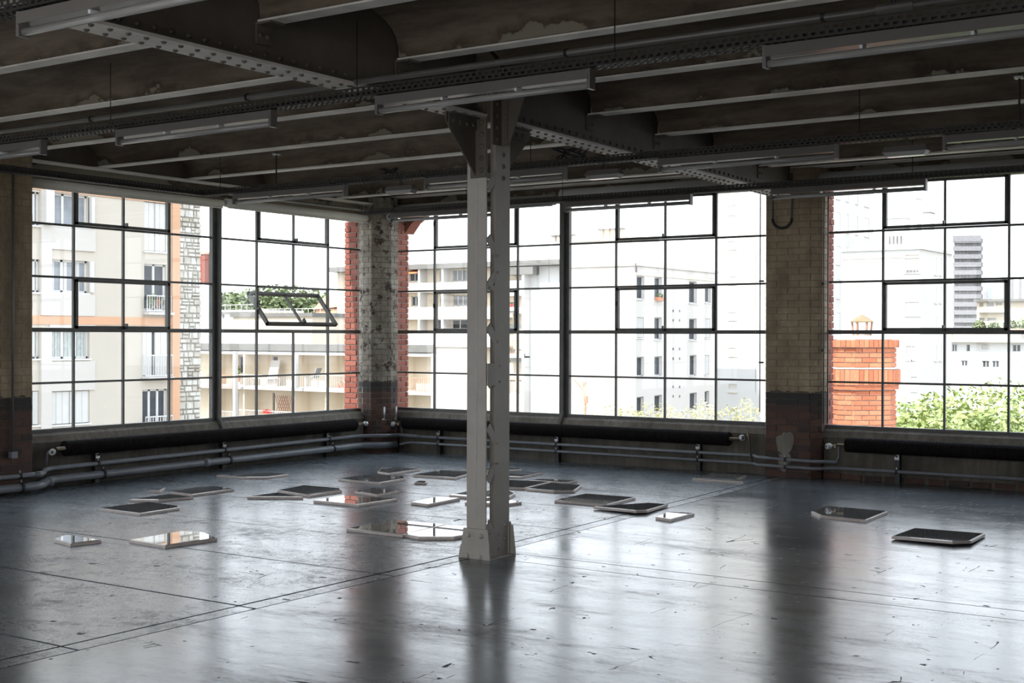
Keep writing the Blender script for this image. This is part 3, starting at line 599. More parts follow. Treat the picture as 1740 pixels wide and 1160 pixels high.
pc_ = thing('corner_pier', 'worn rounded brick pier in the corner between the two window walls', 'pillar', (.2, -.3, 0), 'interior brick pillars')
cp = [(.0, -.565), (.10, -.60), (.24, -.59), (.35, -.50), (.405, -.37), (.40, -.22), (.30, -.09), (.19, -.02)]
MB().prism([(.0, -.02)]+[(x-.006, y+.004) for x, y in cp], -.005, 3.44).build('core', M['corner_core'], pc_)
for i in range(len(cp)-2): brick_face(pc_, cp[i], cp[i+1], 0, 3.5, M['corner_brick'], .0745, .16+.03*(i % 2), .007, .04, .002, limit=95, e=.002)

# red facing brick outside
ec = thing('exterior_brick_pier', 'bright red brick outer corner pier seen through both corner windows', 'pier', (-.1, -.1, 0))
MB().prism([(-.30, -.505), (-.035, -.505), (-.035, .035), (.16, .035), (.16, .30), (-.30, .30)], .58, 3.23).build('core', M['mortar'], ec)
brick_face(ec, (-.305, -.515), (-.03, -.515), .58, 3.23, M['ext_brick'], .0745, .225, .011, .05, .010)
brick_face(ec, (.168, .03), (.168, .305), .58, 3.33, M['ext_brick'], .0745, .225, .011, .05, .010)
# springing of the corner arch
ar = MB()
for i in range(5):
    t0, t1 = math.pi/2*i/9, math.pi/2*(i+1)/9
ar.hexa([(.17, .22, 3.05), (.30, .22, 3.20), (.30, .42, 3.20), (.17, .42, 3.05)], [(.17, .22, 3.40), (.62, .22, 3.40), (.62, .42, 3.40), (.17, .42, 3.40)]); ar.build('arch_springer', M['ext_brick'], ec)
er = thing('exterior_brick_pier', 'narrow strip of red outer brickwork right of the wide brick pillar', 'pier', (6.1, .12, 0))
MB().box(5.83, 6.470, .035, .26, .58, 3.335).build('core', M['mortar'], er)
brick_face(er, (6.480, .04), (6.480, .265), .58, 3.33, M['ext_brick'], .0745, .225, .011, .05, .010)

# ---------------------------------------------------------------- steel column
RIV = MB().dome((0, 0, 0), (0, 0, 1), 1, .75, 8).mesh('rivet', M['column_paint'], True)
RIVG = MB().dome((0, 0, 0), (0, 0, 1), 1, .75, 7).mesh('rivet', M['girder_paint'], True)
def rivet(par, p, ax, r=.02, me=None):
    q = Vector(ax).to_track_quat('Z', 'Y').to_euler()
    o = put('rivet', me or RIV, par, p, tuple(q)); o.scale = (r, r, r); return o
ct = thing('steel_column', 'grey riveted steel column with lattice bars standing in the middle of the floor', 'column', (6.455, -6.62, 0))
K = M['column_paint']; xa, xb, yf, yr = 6.372, 6.540, -6.770, -6.470      # plan limits
ZC = 3.16
# front section: broad flange with its web behind
MB().box(xa, xb, yf, yf+.012, 0, 3.5).build('front_flange', K, ct)
MB().box(6.452, 6.460, yf-.0015, yf, .28, 2.98).build('flange_seam', M['galv'], ct, label='thin pale seam down the flange')
MB().box(6.449, 6.463, yf+.012, yf+.10, 0, 3.5).build('web', K, ct)
# rear section: channel open to the left, its back towards the right
MB().box(xb-.012, xb, -6.658, yr, 0, 3.5).build('rear_channel', K, ct)
for y0 in (-6.658, yr-.012): MB().box(xb-.044, xb-.012, y0, y0+.012, 0, 3.5).build('channel_leg', K, ct)
# lattice bars in the two side planes
for zf, zr in ((2.64, 2.77), (2.35, 2.18), (1.93, 2.06), (1.70, 1.56), (1.22, 1.34), (.98, .83), (.53, .68), (.28, .13)):
    MB().bar((xb-.006, yf+.034, zf+(zr-zf)*.2), (xb-.006, -6.636, zr), .009, .062, (0, 0, 1)).build('lacing_bar', K, ct)
    rivet(ct, (xb, -6.625, zr), (1, 0, 0), .013)
MB().prism([(xb, yf+.012), (xb+.010, yf+.012), (xb+.012, -6.665), (xb+.010, -6.60), (xb, -6.60)], 1.245, 1.405).build('tie_band', K, ct)
for z in (1.27, 1.385): rivet(ct, (xb+.010, -6.613, z), (1, 0, 0), .010)
MB().box(xb-.002, xb+.006, yf+.012, -6.66, 1.93, 1.965).build('tie_plate', K, ct); rivet(ct, (xb+.006, yf+.04, 1.95), (1, 0, 0), .008)
MB().box(xb-.008, xb, yf+.012, -6.658, 0, .17).build('base_tie_plate', K, ct); MB().box(xa, xa+.008, yf+.012, -6.658, 0, .17).build('base_tie_plate', K, ct)
# foot: splayed gussets and base plate
MB().box(6.325, 6.585, yf-.02, yr+.02, -.004, .008).build('base_plate', K, ct)
for y0, y1, nm in ((yf-.014, yf, 'f'), (yr, yr+.014, 'r')):
    MB().hexa([(6.322, y0, .0), (6.592, y0, .0), (6.592, y1, .0), (6.322, y1, .0)], [(6.352, y0, .215), (6.566, y0, .215), (6.566, y1, .215), (6.352, y1, .215)]).build('base_gusset', K, ct)
MB().hexa([(6.318, yf-.028, .0), (6.596, yf-.028, .0), (6.596, yf-.014, .0), (6.318, yf-.014, .0)], [(6.332, yf-.020, .095), (6.582, yf-.020, .095), (6.582, yf-.014, .095), (6.332, yf-.014, .095)]).build('base_angle', K, ct)
for x in (6.398, 6.512):
    rivet(ct, (x, yf-.014, .165), (0, -1, 0), .021); rivet(ct, (x-.004, yf-.024, .018), (0, -1, .4), .024)
for z in (.06, .16): rivet(ct, (xb, -6.60, z), (1, 0, 0), .014); rivet(ct, (xb, -6.53, z+.06), (1, 0, 0), .016)
for sx in (xa-.012, xb): MB().hexa([(sx, yr-.02, 0), (sx+.012, yr-.02, 0), (sx+.012, yr+.055, 0), (sx, yr+.055, 0)], [(sx, yr-.02, .24), (sx+.012, yr-.02, .24), (sx+.012, yr+.004, .24), (sx, yr+.004, .24)]).build('side_gusset', K, ct)
# head: cover plates, rivets, wing plates under the girders, bracket plate to the right
MB().box(6.405, xb+.004, yf-.010, yf, 2.735, 3.5).build('head_plate', M['girder_paint'], ct)
for z in [2.79+.085*i for i in range(6)]: rivet(ct, (6.505, yf-.010, z), (0, -1, 0), .021, RIVG)
for z in [2.75+.085*i for i in range(6)]: rivet(ct, (xb, -6.555, z), (1, 0, 0), .019, RIVG)
for z in [2.79+.12*i for i in range(3)]: rivet(ct, (6.44, yf-.010, z), (0, -1, 0), .012, RIVG)
def wing(y0, y1, z0, z1, sgn):     # triangular plate in the girder plane
    x0, x1 = 6.439, 6.451
    pts = [(y0, z0), (y0, z1), (y1, z1), (y1, z1-.07)]
    m = MB(); n = 4
    for x in (x0, x1): m.v += [(x, y, z) for y, z in pts]
    m.f = [(0, 1, 2, 3), (7, 6, 5, 4)]+[(i, (i+1) % 4, 4+(i+1) % 4, 4+i) for i in range(4)]
    return m
wing(yf, yf-.36, 2.745, 3.172, -1).build('wing_plate', M['girder_paint'], ct)
wing(yr, yr+.40, 2.745, 3.172, 1).build('wing_plate', M['girder_paint'], ct)
for s, y0 in ((-1, yf), (1, yr)):
    MB().box(6.400, 6.490, min(y0, y0+s*.34), max(y0, y0+s*.34), 3.155, 3.166).build('wing_angle', M['girder_paint'], ct)
    MB().box(6.451, 6.461, min(y0, y0+s*.34), max(y0, y0+s*.34), 3.075, 3.166).build('wing_angle', M['girder_paint'], ct)
    for i in range(4): rivet(ct, (6.461, y0+s*(.05+.08*i), 3.11), (1, 0, 0), .018, RIVG)
m_ = MB(); pts = [(xb-.002, 2.98), (xb+.065, 2.98), (xb+.205, 3.34), (xb+.205, 3.42), (xb-.002, 3.42)]
for y in (-6.585, -6.573): m_.v += [(x, y, z) for x, z in pts]
m_.f = [(4, 3, 2, 1, 0), (5, 6, 7, 8, 9)]+[(i, (i+1) % 5, 5+(i+1) % 5, 5+i) for i in range(5)]
m_.build('bracket_plate', M['girder_paint'], ct)
MB().box(xb, xb+.010, -6.70, -6.585, 2.98, 3.42).build('bracket_angle', M['girder_paint'], ct); MB().box(xb, xb+.06, -6.595, -6.585, 2.98, 3.42).build('bracket_angle', M['girder_paint'], ct)
for i in range(5): rivet(ct, (xb+.010, -6.65, 3.02+.085*i), (1, 0, 0), .014, RIVG); rivet(ct, (xb+.038, -6.595, 3.03+.085*i), (0, -1, 0), .012, RIVG)

# ---------------------------------------------------------------- riveted girders
def girder(name, label, p, q, near):
    p, q = Vector((*p, 0)), Vector((*q, 0)); L = (q-p).length; d = (q-p)/L; r = Vector((d.y, -d.x, 0))
    g = thing(name, label, 'girder', (p.x, p.y, 3.17), 'riveted floor girders'); G = M['girder_paint']
    Z = lambda t, o, z: tuple(p+d*t+r*o+Vector((0, 0, z)))
    def bx(t0, t1, o0, o1, z0, z1): return MB().hexa([Z(t0, o0, z0), Z(t0, o1, z0), Z(t1, o1, z0), Z(t1, o0, z0)], [Z(t0, o0, z1), Z(t0, o1, z1), Z(t1, o1, z1), Z(t1, o0, z1)])
    bx(0, L, -.105, .105, 3.168, 3.186).build('bottom_flange', M['joist_paint'], g, label='paler bottom flange plate')
    bx(0, L, -.007, .007, 3.186, 4.0).build('web', G, g)
    for s in (-1, 1):
        bx(0, L, min(s*.007, s*.095), max(s*.007, s*.095), 3.186, 3.197).build('flange_angle', G, g)
        bx(0, L, min(s*.007, s*.018), max(s*.007, s*.018), 3.197, 3.290).build('flange_angle', G, g)
    b = MB(); n = int(L/.118)
    def dm(c, ax): b.dome(c, ax, .0165, .014, 7)
    for i in range(n):
        t = .06+i*.118
        dm(Z(t, -.055, 3.168), (0, 0, -1)); dm(Z(t+.059, .055, 3.168), (0, 0, -1))
        dm(Z(t+.03, .018, 3.243), tuple(r)); dm(Z(t+.03, -.018, 3.243), tuple(-r))
    b.build('rivets', G, g, kind='stuff', smooth=True)
    return g
girder('riveted_girder', 'deep riveted steel girder running from the ceiling at upper left to the column', (6.445, YB), (6.445, -6.775), True)
girder('riveted_girder', 'deep riveted steel girder running from the column to the wide brick pillar', (gx(-6.465), -6.465), (gx(-.15), -.15), False)

# ---------------------------------------------------------------- ceiling joists
ordn = ['first', 'second', 'third', 'fourth', 'fifth', 'sixth', 'seventh', 'eighth', 'ninth', 'tenth', 'eleventh', 'twelfth', 'thirteenth', 'fourteenth']
for i, y in enumerate(JY):
    g0 = gx(y)
    for side, (x0, x1) in (('left', (-.1, g0-.03)), ('right', (g0+.03, XR))):
        j = thing('steel_joist', 'pale steel ceiling joist, %s from the back windows, %s of the riveted girder' % (ordn[i], side), 'joist', ((x0+x1)/2, y, ZJ), 'ceiling joists')
        MB().box(x0, x1, y-.062, y+.062, ZJ, ZJ+.012).build('bottom_flange', M['joist_paint'], j)
        MB().box(x0, x1, y-.008, y+.008, ZJ+.012, ZJ+.10).build('web', M['joist_paint'], j)
        if side == 'right':
            MB().box(x0-.02, x0+.10, y-.06, y+.06, ZJ-.014, ZJ).build('seat_angle', M['girder_paint'], j)
            a = MB().box(x0-.02, x0-.008, y-.06, y+.06, ZJ-.12, ZJ-.014).build('seat_angle', M['girder_paint'], j)
            for dy in (-.03, .03): rivet(a, (x0-.008, y+dy, ZJ-.07), (1, 0, 0), .017, RIVG)
        else:
            MB().box(x1-.10, x1+.02, y-.06, y+.06, ZJ-.014, ZJ).build('seat_angle', M['girder_paint'], j)
# edge beams over the window heads
for nm, lab, b in (('edge_beam', 'steel edge beam over the left windows, bright lower flange', MB().box(.10, .26, -12.9, -.2, 3.40, 3.415)), ('edge_beam', 'steel edge beam over the back windows, bright lower flange', MB().box(.2, 12.2, -.30, -.12, 3.51, 3.525))):
    t = thing(nm, lab, 'beam', (0, 0, 3.4)); b.build('bottom_flange', M['joist_paint'], t)
    (MB().box(.17, .19, -12.9, -.2, 3.415, 3.8) if 'left' in lab else MB().box(.2, 12.2, -.22, -.20, 3.525, 3.8)).build('web', M['girder_paint'], t)

# ---------------------------------------------------------------- suspended lighting rows
LX = .0
def lamp(x, y, label, z=2.955, L=1.50):
    t = thing('fluorescent_light', label, 'ceiling light', (x, y, z), 'fluorescent lights on the suspended trays')
    b = MB(); pr = [(-.030, z+.105), (.030, z+.105), (.036, z+.050), (-.036, z+.050)]
    for xx in (x, x+L): b.v += [(xx, y+o, h) for o, h in pr]
    b.f = [(0, 1, 2, 3), (7, 6, 5, 4)]+[(k, 4+k, 4+(k+1) % 4, (k+1) % 4) for k in range(4)]
    b.build('housing', M['lamp_body'], t)
    for xx in (x-.012, x+L-.008): MB().box(xx, xx+.020, y-.030, y+.030, z-.004, z+.108).build('lamp_holder', M['lamp_body'], t)
    MB().tube([(x+.006, y, z+.018), (x+L-.006, y, z+.018)], .019, 12).build('tube', M['lamp_tube'], t, smooth=True)
    for f in (.33, .68): MB().box(x+L*f-.008, x+L*f+.008, y-.026, y+.026, z+.034, z+.056).build('clip', M['white_plastic'], t)
    return t
rows = [(-10.78, 'nearest'), (-8.27, 'second'), (-4.80, 'third'), (-2.24, 'farthest')]
starts = {-10.78: [4.42, 6.80, 9.20], -8.27: [2.03, 4.40, 6.80, 9.33], -4.80: [1.97, 4.47, 6.90, 9.22], -2.24: [1.95, 4.40, 6.80, 9.25]}
desc = {(-10.78, 0): 'hanging out of view at far left', (-10.78, 1): 'cut by the top edge at upper left', (-10.78, 2): 'out of view above',
        (-8.27, 0): 'at the left edge over the left windows', (-8.27, 1): 'left of the column over the open floor', (-8.27, 2): 'right in front of the column head', (-8.27, 3): 'at the upper right, the largest in view',
        (-4.80, 0): 'over the tilted open sash', (-4.80, 1): 'half hidden behind the column', (-4.80, 2): 'crossing below the far riveted girder', (-4.80, 3): 'at the right edge beside the right emergency light',
        (-2.24, 0): 'left of the column against the back window', (-2.24, 1): 'in front of the back window right of the column', (-2.24, 2): 'across the top of the wide brick pillar', (-2.24, 3): 'out of view at right'}
for y, nm in rows:
    for k, x in enumerate(starts[y]): lamp(x, y, 'grey fluorescent batten light, %s row, %s' % (nm, desc[(y, k)]))
def tray(name, label, p, q, z=3.064, w=.10, h=.060, step=.045):
    """perforated cable tray: two slotted flanges and a slotted bed"""
    p, q = Vector((*p, 0)), Vector((*q, 0)); L = (q-p).length; d = (q-p)/L; r = Vector((d.y, -d.x, 0))
    t = thing(name, label, 'cable tray', (p.x, p.y, z), 'suspended perforated cable trays')
    Z = lambda a, o, zz: tuple(p+d*a+r*o+Vector((0, 0, zz)))
    def bx(m, t0, t1, o0, o1, z0, z1): return m.hexa([Z(t0, o0, z0), Z(t0, o1, z0), Z(t1, o1, z0), Z(t1, o0, z0)], [Z(t0, o0, z1), Z(t0, o1, z1), Z(t1, o1, z1), Z(t1, o0, z1)])
    for s in (-1, 1):
        m = MB(); o = s*w/2; a, b = min(o, o+s*.002), max(o, o+s*.002)
        for z0, z1 in ((z, z+.010), (z+.026, z+.034), (z+h-.010, z+h)): bx(m, 0, L, a, b, z0, z1)
        n = int(L/step)
        for i in range(n): bx(m, i*step, i*step+.020, a, b, z+.010, z+.026); bx(m, i*step+.02, i*step+.040, a, b, z+.034, z+h-.010)
        m.build('side_flange', M['tray'], t)
    m = MB(); bx(m, 0, L, -w/2, -w/2+.02, z, z+.002); bx(m, 0, L, w/2-.02, w/2, z, z+.002); bx(m, 0, L, -.008, .008, z, z+.002)
    for i in range(int(L/step)): bx(m, i*step, i*step+.018, -w/2, w/2, z, z+.002)
    m.build('bed', M['tray'], t)
    c = MB()
    for o in (-.025, .0, .022): c.tube([Z(L*k/14, o+rnd.uniform(-.01, .01), z+.014+rnd.uniform(0, .01)) for k in range(15)], .009, 5)
    c.build('cables', M['cable'], t, kind='stuff')
    return t
tray('cable_tray', 'dark cable tray of the nearest lamp row, at the top left', (1.6, -10.78), (12.9, -10.78))
tray('cable_tray', 'dark cable tray above the second lamp row, under the long conduit', (1.6, -8.27), (12.9, -8.27))
tray('cable_tray', 'dark perforated cable tray of the third lamp row, passing behind the column', (1.5, -4.80), (12.9, -4.80))
tray('cable_tray', 'dark perforated cable tray of the farthest lamp row by the back windows', (1.5, -2.24), (12.9, -2.24))
tray('cable_tray', 'dark cable tray running along the left windows', (1.62, -12.5), (1.50, -4.70))
def wires(y, xs, zt):
    for x in xs:
        o = MB().tube([(x, y, 3.10), (x, y, zt)], .0035, 5).build('suspension_wire', M['cable']); o['category'] = 'wire'; o['group'] = 'tray suspension wires'
        o['label'] = wl_[round(y, 2)].format({0: 'first', 1: 'second', 2: 'third', 3: 'fourth', 4: 'fifth'}[xs.index(x)])
wl_ = {-10.78: 'thin black suspension wire, {} from left, carrying the nearest lamp row', -8.27: 'thin black suspension wire, {} from left, carrying the second lamp row', -4.8: 'thin black suspension wire, {} from left, carrying the third lamp row', -2.24: 'thin black suspension wire, {} from left, carrying the farthest lamp row'}
wires(-8.27, [4.30, 6.62, 8.45, 10.9], 3.55); wires(-4.80, [1.75, 5.62, 8.58, 10.3], 3.66); wires(-2.24, [3.05, 4.35, 8.18, 9.9], 3.66); wires(-10.78, [6.6, 8.2], 3.66)
# threaded hanger rods with hooks
for x, y, lab in ((2.62, -4.87, 'short black threaded hanger rod above the left emergency light'), (9.75, -4.87, 'short black threaded hanger rod near the right edge, under a joist')):
    t = thing('hanger_rod', lab, 'rod', (x, y, 3.1)); MB().tube([(x, y, 3.12), (x, y, 3.44)], .008, 6).build('rod', M['black'], t); MB().box(x-.03, x+.03, y-.03, y+.03, 3.405, 3.42).build('flange_clip', M['galv'], t)
# conduits
def pipe_thing(name, label, pts, r, m, clips=(), cat='pipe', n=10):
    t = thing(name, label, cat, pts[0]); MB().tube(pts, r, n).build('tube', m, t, smooth=True)
    for c in clips: MB().tube([(c[0]-.008, c[1], c[2]), (c[0]+.008, c[1], c[2])], r*1.35, 10).build('clip', M['black'], t)
    return t
pipe_thing('conduit', 'long grey conduit pipe above the second lamp row', [(1.6, -8.20, 3.185), (12.9, -8.20, 3.185)], .019, M['conduit'], [(x, -8.20, 3.185) for x in (4.0, 5.6, 6.5, 8.1, 9.6, 10.4)])
pipe_thing('conduit', 'thin conduit running along above the left windows', [(.75, -12.4, 3.23), (.75, -1.0, 3.23)], .016, M['conduit'])
t = thing('conduit_tee', 'dark conduit drop joining the long pipe at the top right', 'pipe', (9.95, -8.2, 3.15)); MB().tube([(9.95, -8.2, 3.42), (9.95, -8.2, 3.2)], .013, 8).build('drop', M['black'], t); MB().tube([(9.87, -8.2, 3.185), (10.05, -8.2, 3.185)], .026, 10).build('sleeve', M['conduit'], t)
# cable knots on the third tray and emergency lights
for (x, lab, tx) in ((3.95, 'small pale emergency light hanging left of the column', 0), (6.17, 'small pale emergency light hanging right of the column under a cable knot', 0), (8.76, 'small pale emergency light hanging before the right-hand back window', 0)):
    z = 2.965; y = -4.72; t = thing('emergency_light', lab, 'emergency light', (x, y, z), 'emergency lights on the third tray')
    MB().hexa([(x-.02, y-.05, z+.01), (x+.32, y-.05, z+.01), (x+.32, y+.05, z+.01), (x-.02, y+.05, z+.01)], [(x, y-.035, z+.055), (x+.30, y-.035, z+.055), (x+.30, y+.035, z+.055), (x, y+.035, z+.055)]).build('housing', M['lamp_body'], t)
    MB().hexa([(x+.01, y-.04, z-.022), (x+.29, y-.04, z-.022), (x+.29, y+.04, z-.022), (x+.01, y+.04, z-.022)], [(x-.01, y-.048, z+.01), (x+.31, y-.048, z+.01), (x+.31, y+.048, z+.01), (x-.01, y+.048, z+.01)]).build('diffuser', M['lamp_tube'], t)
    MB().box(x+.14, x+.16, y-.01, y+.01, z+.055, z+.10).build('stem', M['black'], t)
for x, s, lab in ((6.05, 1.0, 'tangled black cable coil lying on the third tray right of the column'), (4.05, .55, 'small black cable loop lying on the third tray left of the column')):
    pts = []
    for k in range(40):
        a = k*.75; pts.append((x+(.14*math.sin(a*.61)+.05*math.cos(a*1.7))*s, -4.80+.04*math.sin(a*1.3), 3.125+(.05+.05*math.sin(a*.9+k*.05))*s))
    o = MB().tube(pts, .009, 6).build('cable_coil', M['cable'], smooth=True); o['label'] = lab; o['category'] = 'cable'

# ---------------------------------------------------------------- roller blinds
def blind(axis, a, b, z, r, m, label, rail=None):
    t = thing('roller_blind', label, 'roller blind', (.15, a, z) if axis == 'L' else (a, -.15, z), 'rolled-up window blinds')
    off = .15 if axis == 'L' else .19
    P = (lambda u, dz=0, do=0: (off+do, u, z+dz)) if axis == 'L' else (lambda u, dz=0, do=0: (u, -off-do, z+dz))
    MB().tube([P(a), P(b)], r, 20).build('roll', m, t, smooth=True)
    MB().bar(P(a+.01, -r-.004, r*.6), P(b-.01, -r-.004, r*.6), .022, .018).build('bottom_bar', m, t)
    for u, s in ((a, -1), (b, 1)): MB().tube([P(u), P(u+s*.022)], r*.62, 10).build('end_cap', M['galv'], t)
    cu = b-.03
    MB().tube([P(cu, 0, r+.01), P(cu, -2.45, r+.01)], .0022, 4).build('cord', M['galv'], t)
    return t
blind('L', -5.95, -3.27, 3.187, .047, M['blind'], 'pale rolled-up blind along the top of the left-hand steel window')
blind('L', -3.20, -.56, 3.205, .054, M['blind'], 'pale rolled-up blind along the top of the window with the tilted sash')
blind('B', .17, 2.95, 3.345, .070, M['blind_grey'], 'grey rolled-up blind over the back window behind the column')
blind('B', 3.05, 5.78, 3.405, .062, M['blind_grey'], 'grey rolled-up blind over the back window left of the wide brick pillar')
blind('B', 6.50, 9.22, 3.390, .060, M['blind_grey'], 'grey rolled-up blind over the window with the chimney behind')

# ---------------------------------------------------------------- radiators, pipes
def radiator(axis, a, b, label, posts, z=.405, r=.082, knob='a', step=.024):
    off = .27
    P = (lambda u, o=0, dz=0: (off+o, u, z+dz)) if axis == 'L' else (lambda u, o=0, dz=0: (u, -off-o, z+dz))
    t = thing('finned_radiator', label, 'radiator', P(a), 'long finned tube radiators')
    m = MB(); n = int((b-a)/step); pts = []; rs = []
    for i in range(n):
        u = a+i*step
        pts += [P(u), P(u+step*.55), P(u+step*.56), P(u+step*.99)]; rs += [r, r, r*.90, r*.90]
    m.tube(pts, rs, 14).build('fins', M['radiator'], t, smooth=False)
    MB().tube([P(a-.10), P(b+.10)], .020, 8).build('core_pipe', M['brass'], t, smooth=True)
    for u in posts:
        w = MB()
        if axis == 'L': w.box(.145, .205, u-.028, u+.028, 0, .315)
        else: w.box(u-.028, u+.028, -.205, -.145, 0, .315)
        po = w.build('support_post', M['black'], t)
        c = MB()
        if axis == 'L': c.box(.205, .215, u-.025, u+.025, .262, .318)
        else: c.box(u-.025, u+.025, -.215, -.205, .262, .318)
        c.build('bracket_plate', M['galv'], po)
        hk = MB().tube([P(u, 0, -r-.01), P(u, -.04, -r-.02), P(u, -.09, -.12)], .010, 6).build('hook', M['black'], po)
    return t
radiator('L', -5.60, -.95, 'dark brown finned radiator along the left windows', [-5.13, -3.27, -1.42])
radiator('B', .56, 5.44, 'dark brown finned radiator behind the column under the back windows', [1.105, 3.0, 4.99])
radiator('B', 6.84, 11.6, 'dark brown finned radiator right of the wide brick pillar', [7.385, 9.4])
def valve(x, y, z, ax, label, drop, chrome=False):
    t = thing('radiator_valve', label, 'valve', (x, y, z), 'radiator valves')
    a = Vector(ax)
    K2 = M['galv'] if chrome else M['knob']
    c = Vector((x, y, z))
    MB().tube([c+a*.01, c+a*.025, c+a*.065, c+a*.072], [.020, .034, .034, .026], 14).build('knob', K2, t, smooth=True)
    MB().tube([c+a*.071, c+a*.076], .012, 8).build('knob_cap', M['black'], t)
    MB().tube([c-a*.06, c+a*.012], .016, 8).build('body', M['brass'], t)
    MB().tube([c-a*.035-Vector((0, 0, .02)), c-a*.035+Vector((0, 0, .02))], .026, 8).build('nut', M['brass'], t)
    MB().tube(drop, .012, 8).build('feed_pipe', M['brass'] if chrome else M['pipe'], t, smooth=True)
    return t
valve(.31, -5.78, .385, (.75, -.66, 0), 'white radiator valve at the left end of the left radiator', [(.25, -5.76, .39), (.24, -5.79, .37), (.22, -5.79, .24)])
valve(.27, -.80, .41, (.4, .9, 0), 'brass radiator valve where the left radiator meets the corner', [(.23, -.76, .42), (.22, -.75, .40), (.21, -.75, .12)], True)
valve(.44, -.30, .385, (-.75, -.66, 0), 'white radiator valve right of the corner pier', [(.48, -.26, .385), (.485, -.24, .36), (.485, -.21, .23)])
valve(5.60, -.31, .43, (.55, -.83, 0), 'chrome radiator valve at the right end of the long back radiator', [(5.66, -.27, .50), (5.67, -.27, .44), (5.69, -.22, .14)], True)
valve(6.69, -.31, .385, (-.60, -.80, 0), 'white radiator valve right of the wide brick pillar', [(6.735, -.26, .39), (6.74, -.24, .36), (6.735, -.22, .26), (6.71, -.21, .215), (6.67, -.21, .20)])
def arc(pts, k=5, f=.3):       # rounds the inner corners of a polyline
    pts = [Vector(p) for p in pts]; out = [pts[0]]
    for i in range(1, len(pts)-1):
        a, b, c = pts[i-1], pts[i], pts[i+1]; l = min((a-b).length, (c-b).length)*f; p0 = b+(a-b).normalized()*l; p1 = b+(c-b).normalized()*l
        for j in range(k+1):
            t = j/k; out.append(p0*(1-t)**2+b*2*t*(1-t)+p1*t*t)
    return out+[pts[-1]]
def heating(label, pts, r, clamps, joints=()):
    t = thing('heating_pipe', label, 'pipe', pts[0], 'grey heating pipes along the walls'); MB().tube(arc(pts), r, 12).build('tube', M['pipe'], t, smooth=True)
    for c, ax in clamps:
        c = Vector(c); a = Vector(ax)*.012; cl = MB().tube([c-a, c+a], r*1.28, 10).build('clamp', M['black'], t)
        s = Vector((0, 0, 1)).cross(Vector(ax)); MB().tube([c+Vector((0, 0, r*1.2)), c+Vector((0, 0, r*1.2+.025))], .008, 6).build('bolt', M['galv'], cl)
    for c, ax in joints:
        c = Vector(c); a = Vector(ax)*.045; MB().tube([c-a, c+a], r*1.18, 12).build('coupling', M['pipe'], t, smooth=True)
    return t
heating('upper thin heating pipe along the left wall', [(.46, -12.5, .180), (.46, -6.0, .185), (.215, -5.80, .20), (.215, -.80, .243), (.46, -.52, .240), (.46, -.27, .232), (.56, -.215, .226), (.75, -.215, .225)], .025, [((.46, -6.28, .184), (0, 1, 0))]+[((.215, y, z), (0, 1, 0)) for y, z in ((-5.13, .207), (-3.27, .222), (-1.42, .238))], [((.46, -6.06, .185), (0, 1, 0))])
heating('lower thick heating pipe along the left wall', [(.48, -12.5, .070), (.48, -6.05, .070), (.24, -5.78, .085), (.24, -.85, .115), (.43, -.60, .112), (.50, -.36, .108)], .044, [((.48, -6.28, .070), (0, 1, 0))]+[((.24, y, z), (0, 1, 0)) for y, z in ((-5.08, .089), (-3.22, .10), (-1.37, .112))], [((.30, -5.82, .080), (.3, .9, 0)), ((.24, -3.6, .098), (0, 1, 0))])
heating('upper thin heating pipe along the back wall below the long radiator', [(.70, -.215, .224), (5.72, -.215, .222), (5.80, -.33, .218), (6.50, -.345, .205), (6.66, -.225, .20), (6.72, -.215, .20)], .018, [((x, -.215, .224), (1, 0, 0)) for x in (1.105, 3.0, 4.99)]+[((6.15, -.34, .212), (1, 0, 0))])
heating('lower thin heating pipe along the back wall, running on to the right edge', [(.52, -.33, .108), (.62, -.215, .135), (5.72, -.215, .134), (5.80, -.33, .130), (6.50, -.345, .125), (6.70, -.215, .134), (12.0, -.215, .132)], .018, [((x, -.215, .134), (1, 0, 0)) for x in (1.105, 3.0, 4.99, 7.385)]+[((6.15, -.34, .126), (1, 0, 0))])
# conduit and box on the left pillar, U-bend and uprights on the right pillar
t = thing('wall_conduit', 'thin upright conduit ending in a small box on the left pillar', 'conduit', (.40, -6.32, .4)); MB().tube([(.405, -6.325, .43), (.405, -6.325, 3.3)], .013, 8).build('tube', M['conduit'], t, smooth=True); MB().box(.385, .44, -6.36, -6.29, .365, .43).build('junction_box', M['pipe'], t)
t = thing('conduit_bend', 'black flexible U-bend between two grey tubes at the top of the wide brick pillar', 'conduit', (6.1, -.33, 3.0))
xc0, xc1 = 5.98, 6.21
for x in (xc0, xc1): MB().tube([(x, -.325, 2.94), (x, -.325, 3.45)], .013, 8).build('tube', M['conduit'], t, smooth=True)
MB().tube([((xc0+xc1)/2-(xc1-xc0)/2*math.cos(a*math.pi/16), -.325, 2.94-.105*math.sin(a*math.pi/16)) for a in range(17)], .016, 8).build('bend', M['black'], t, smooth=True)
t = thing('wall_conduit', 'pair of thin upright conduits on the right flank of the wide brick pillar', 'conduit', (6.56, -.1, .9))
for x, y in ((6.535, -.175), (6.555, -.10)): MB().tube([(x, y, .62), (x, y, 3.35)], .008, 8).build('tube', M['conduit'], t, smooth=True)
for z in (2.2, 1.45): MB().box(6.52, 6.55, -.20, -.16, z-.012, z+.012).build('clip', M['black'], t)
t = thing('blind_rod', 'thin dark blind rod hanging left of the wide brick pillar', 'rod', (5.70, -.06, .7)); MB().tube([(5.715, -.06, .72), (5.715, -.06, 3.3)], .007, 6).build('rod', M['black'], t)
for z in (2.25, 1.30): MB().box(5.705, 5.76, -.07, -.05, z-.01, z+.01).build('clip', M['black'], t)
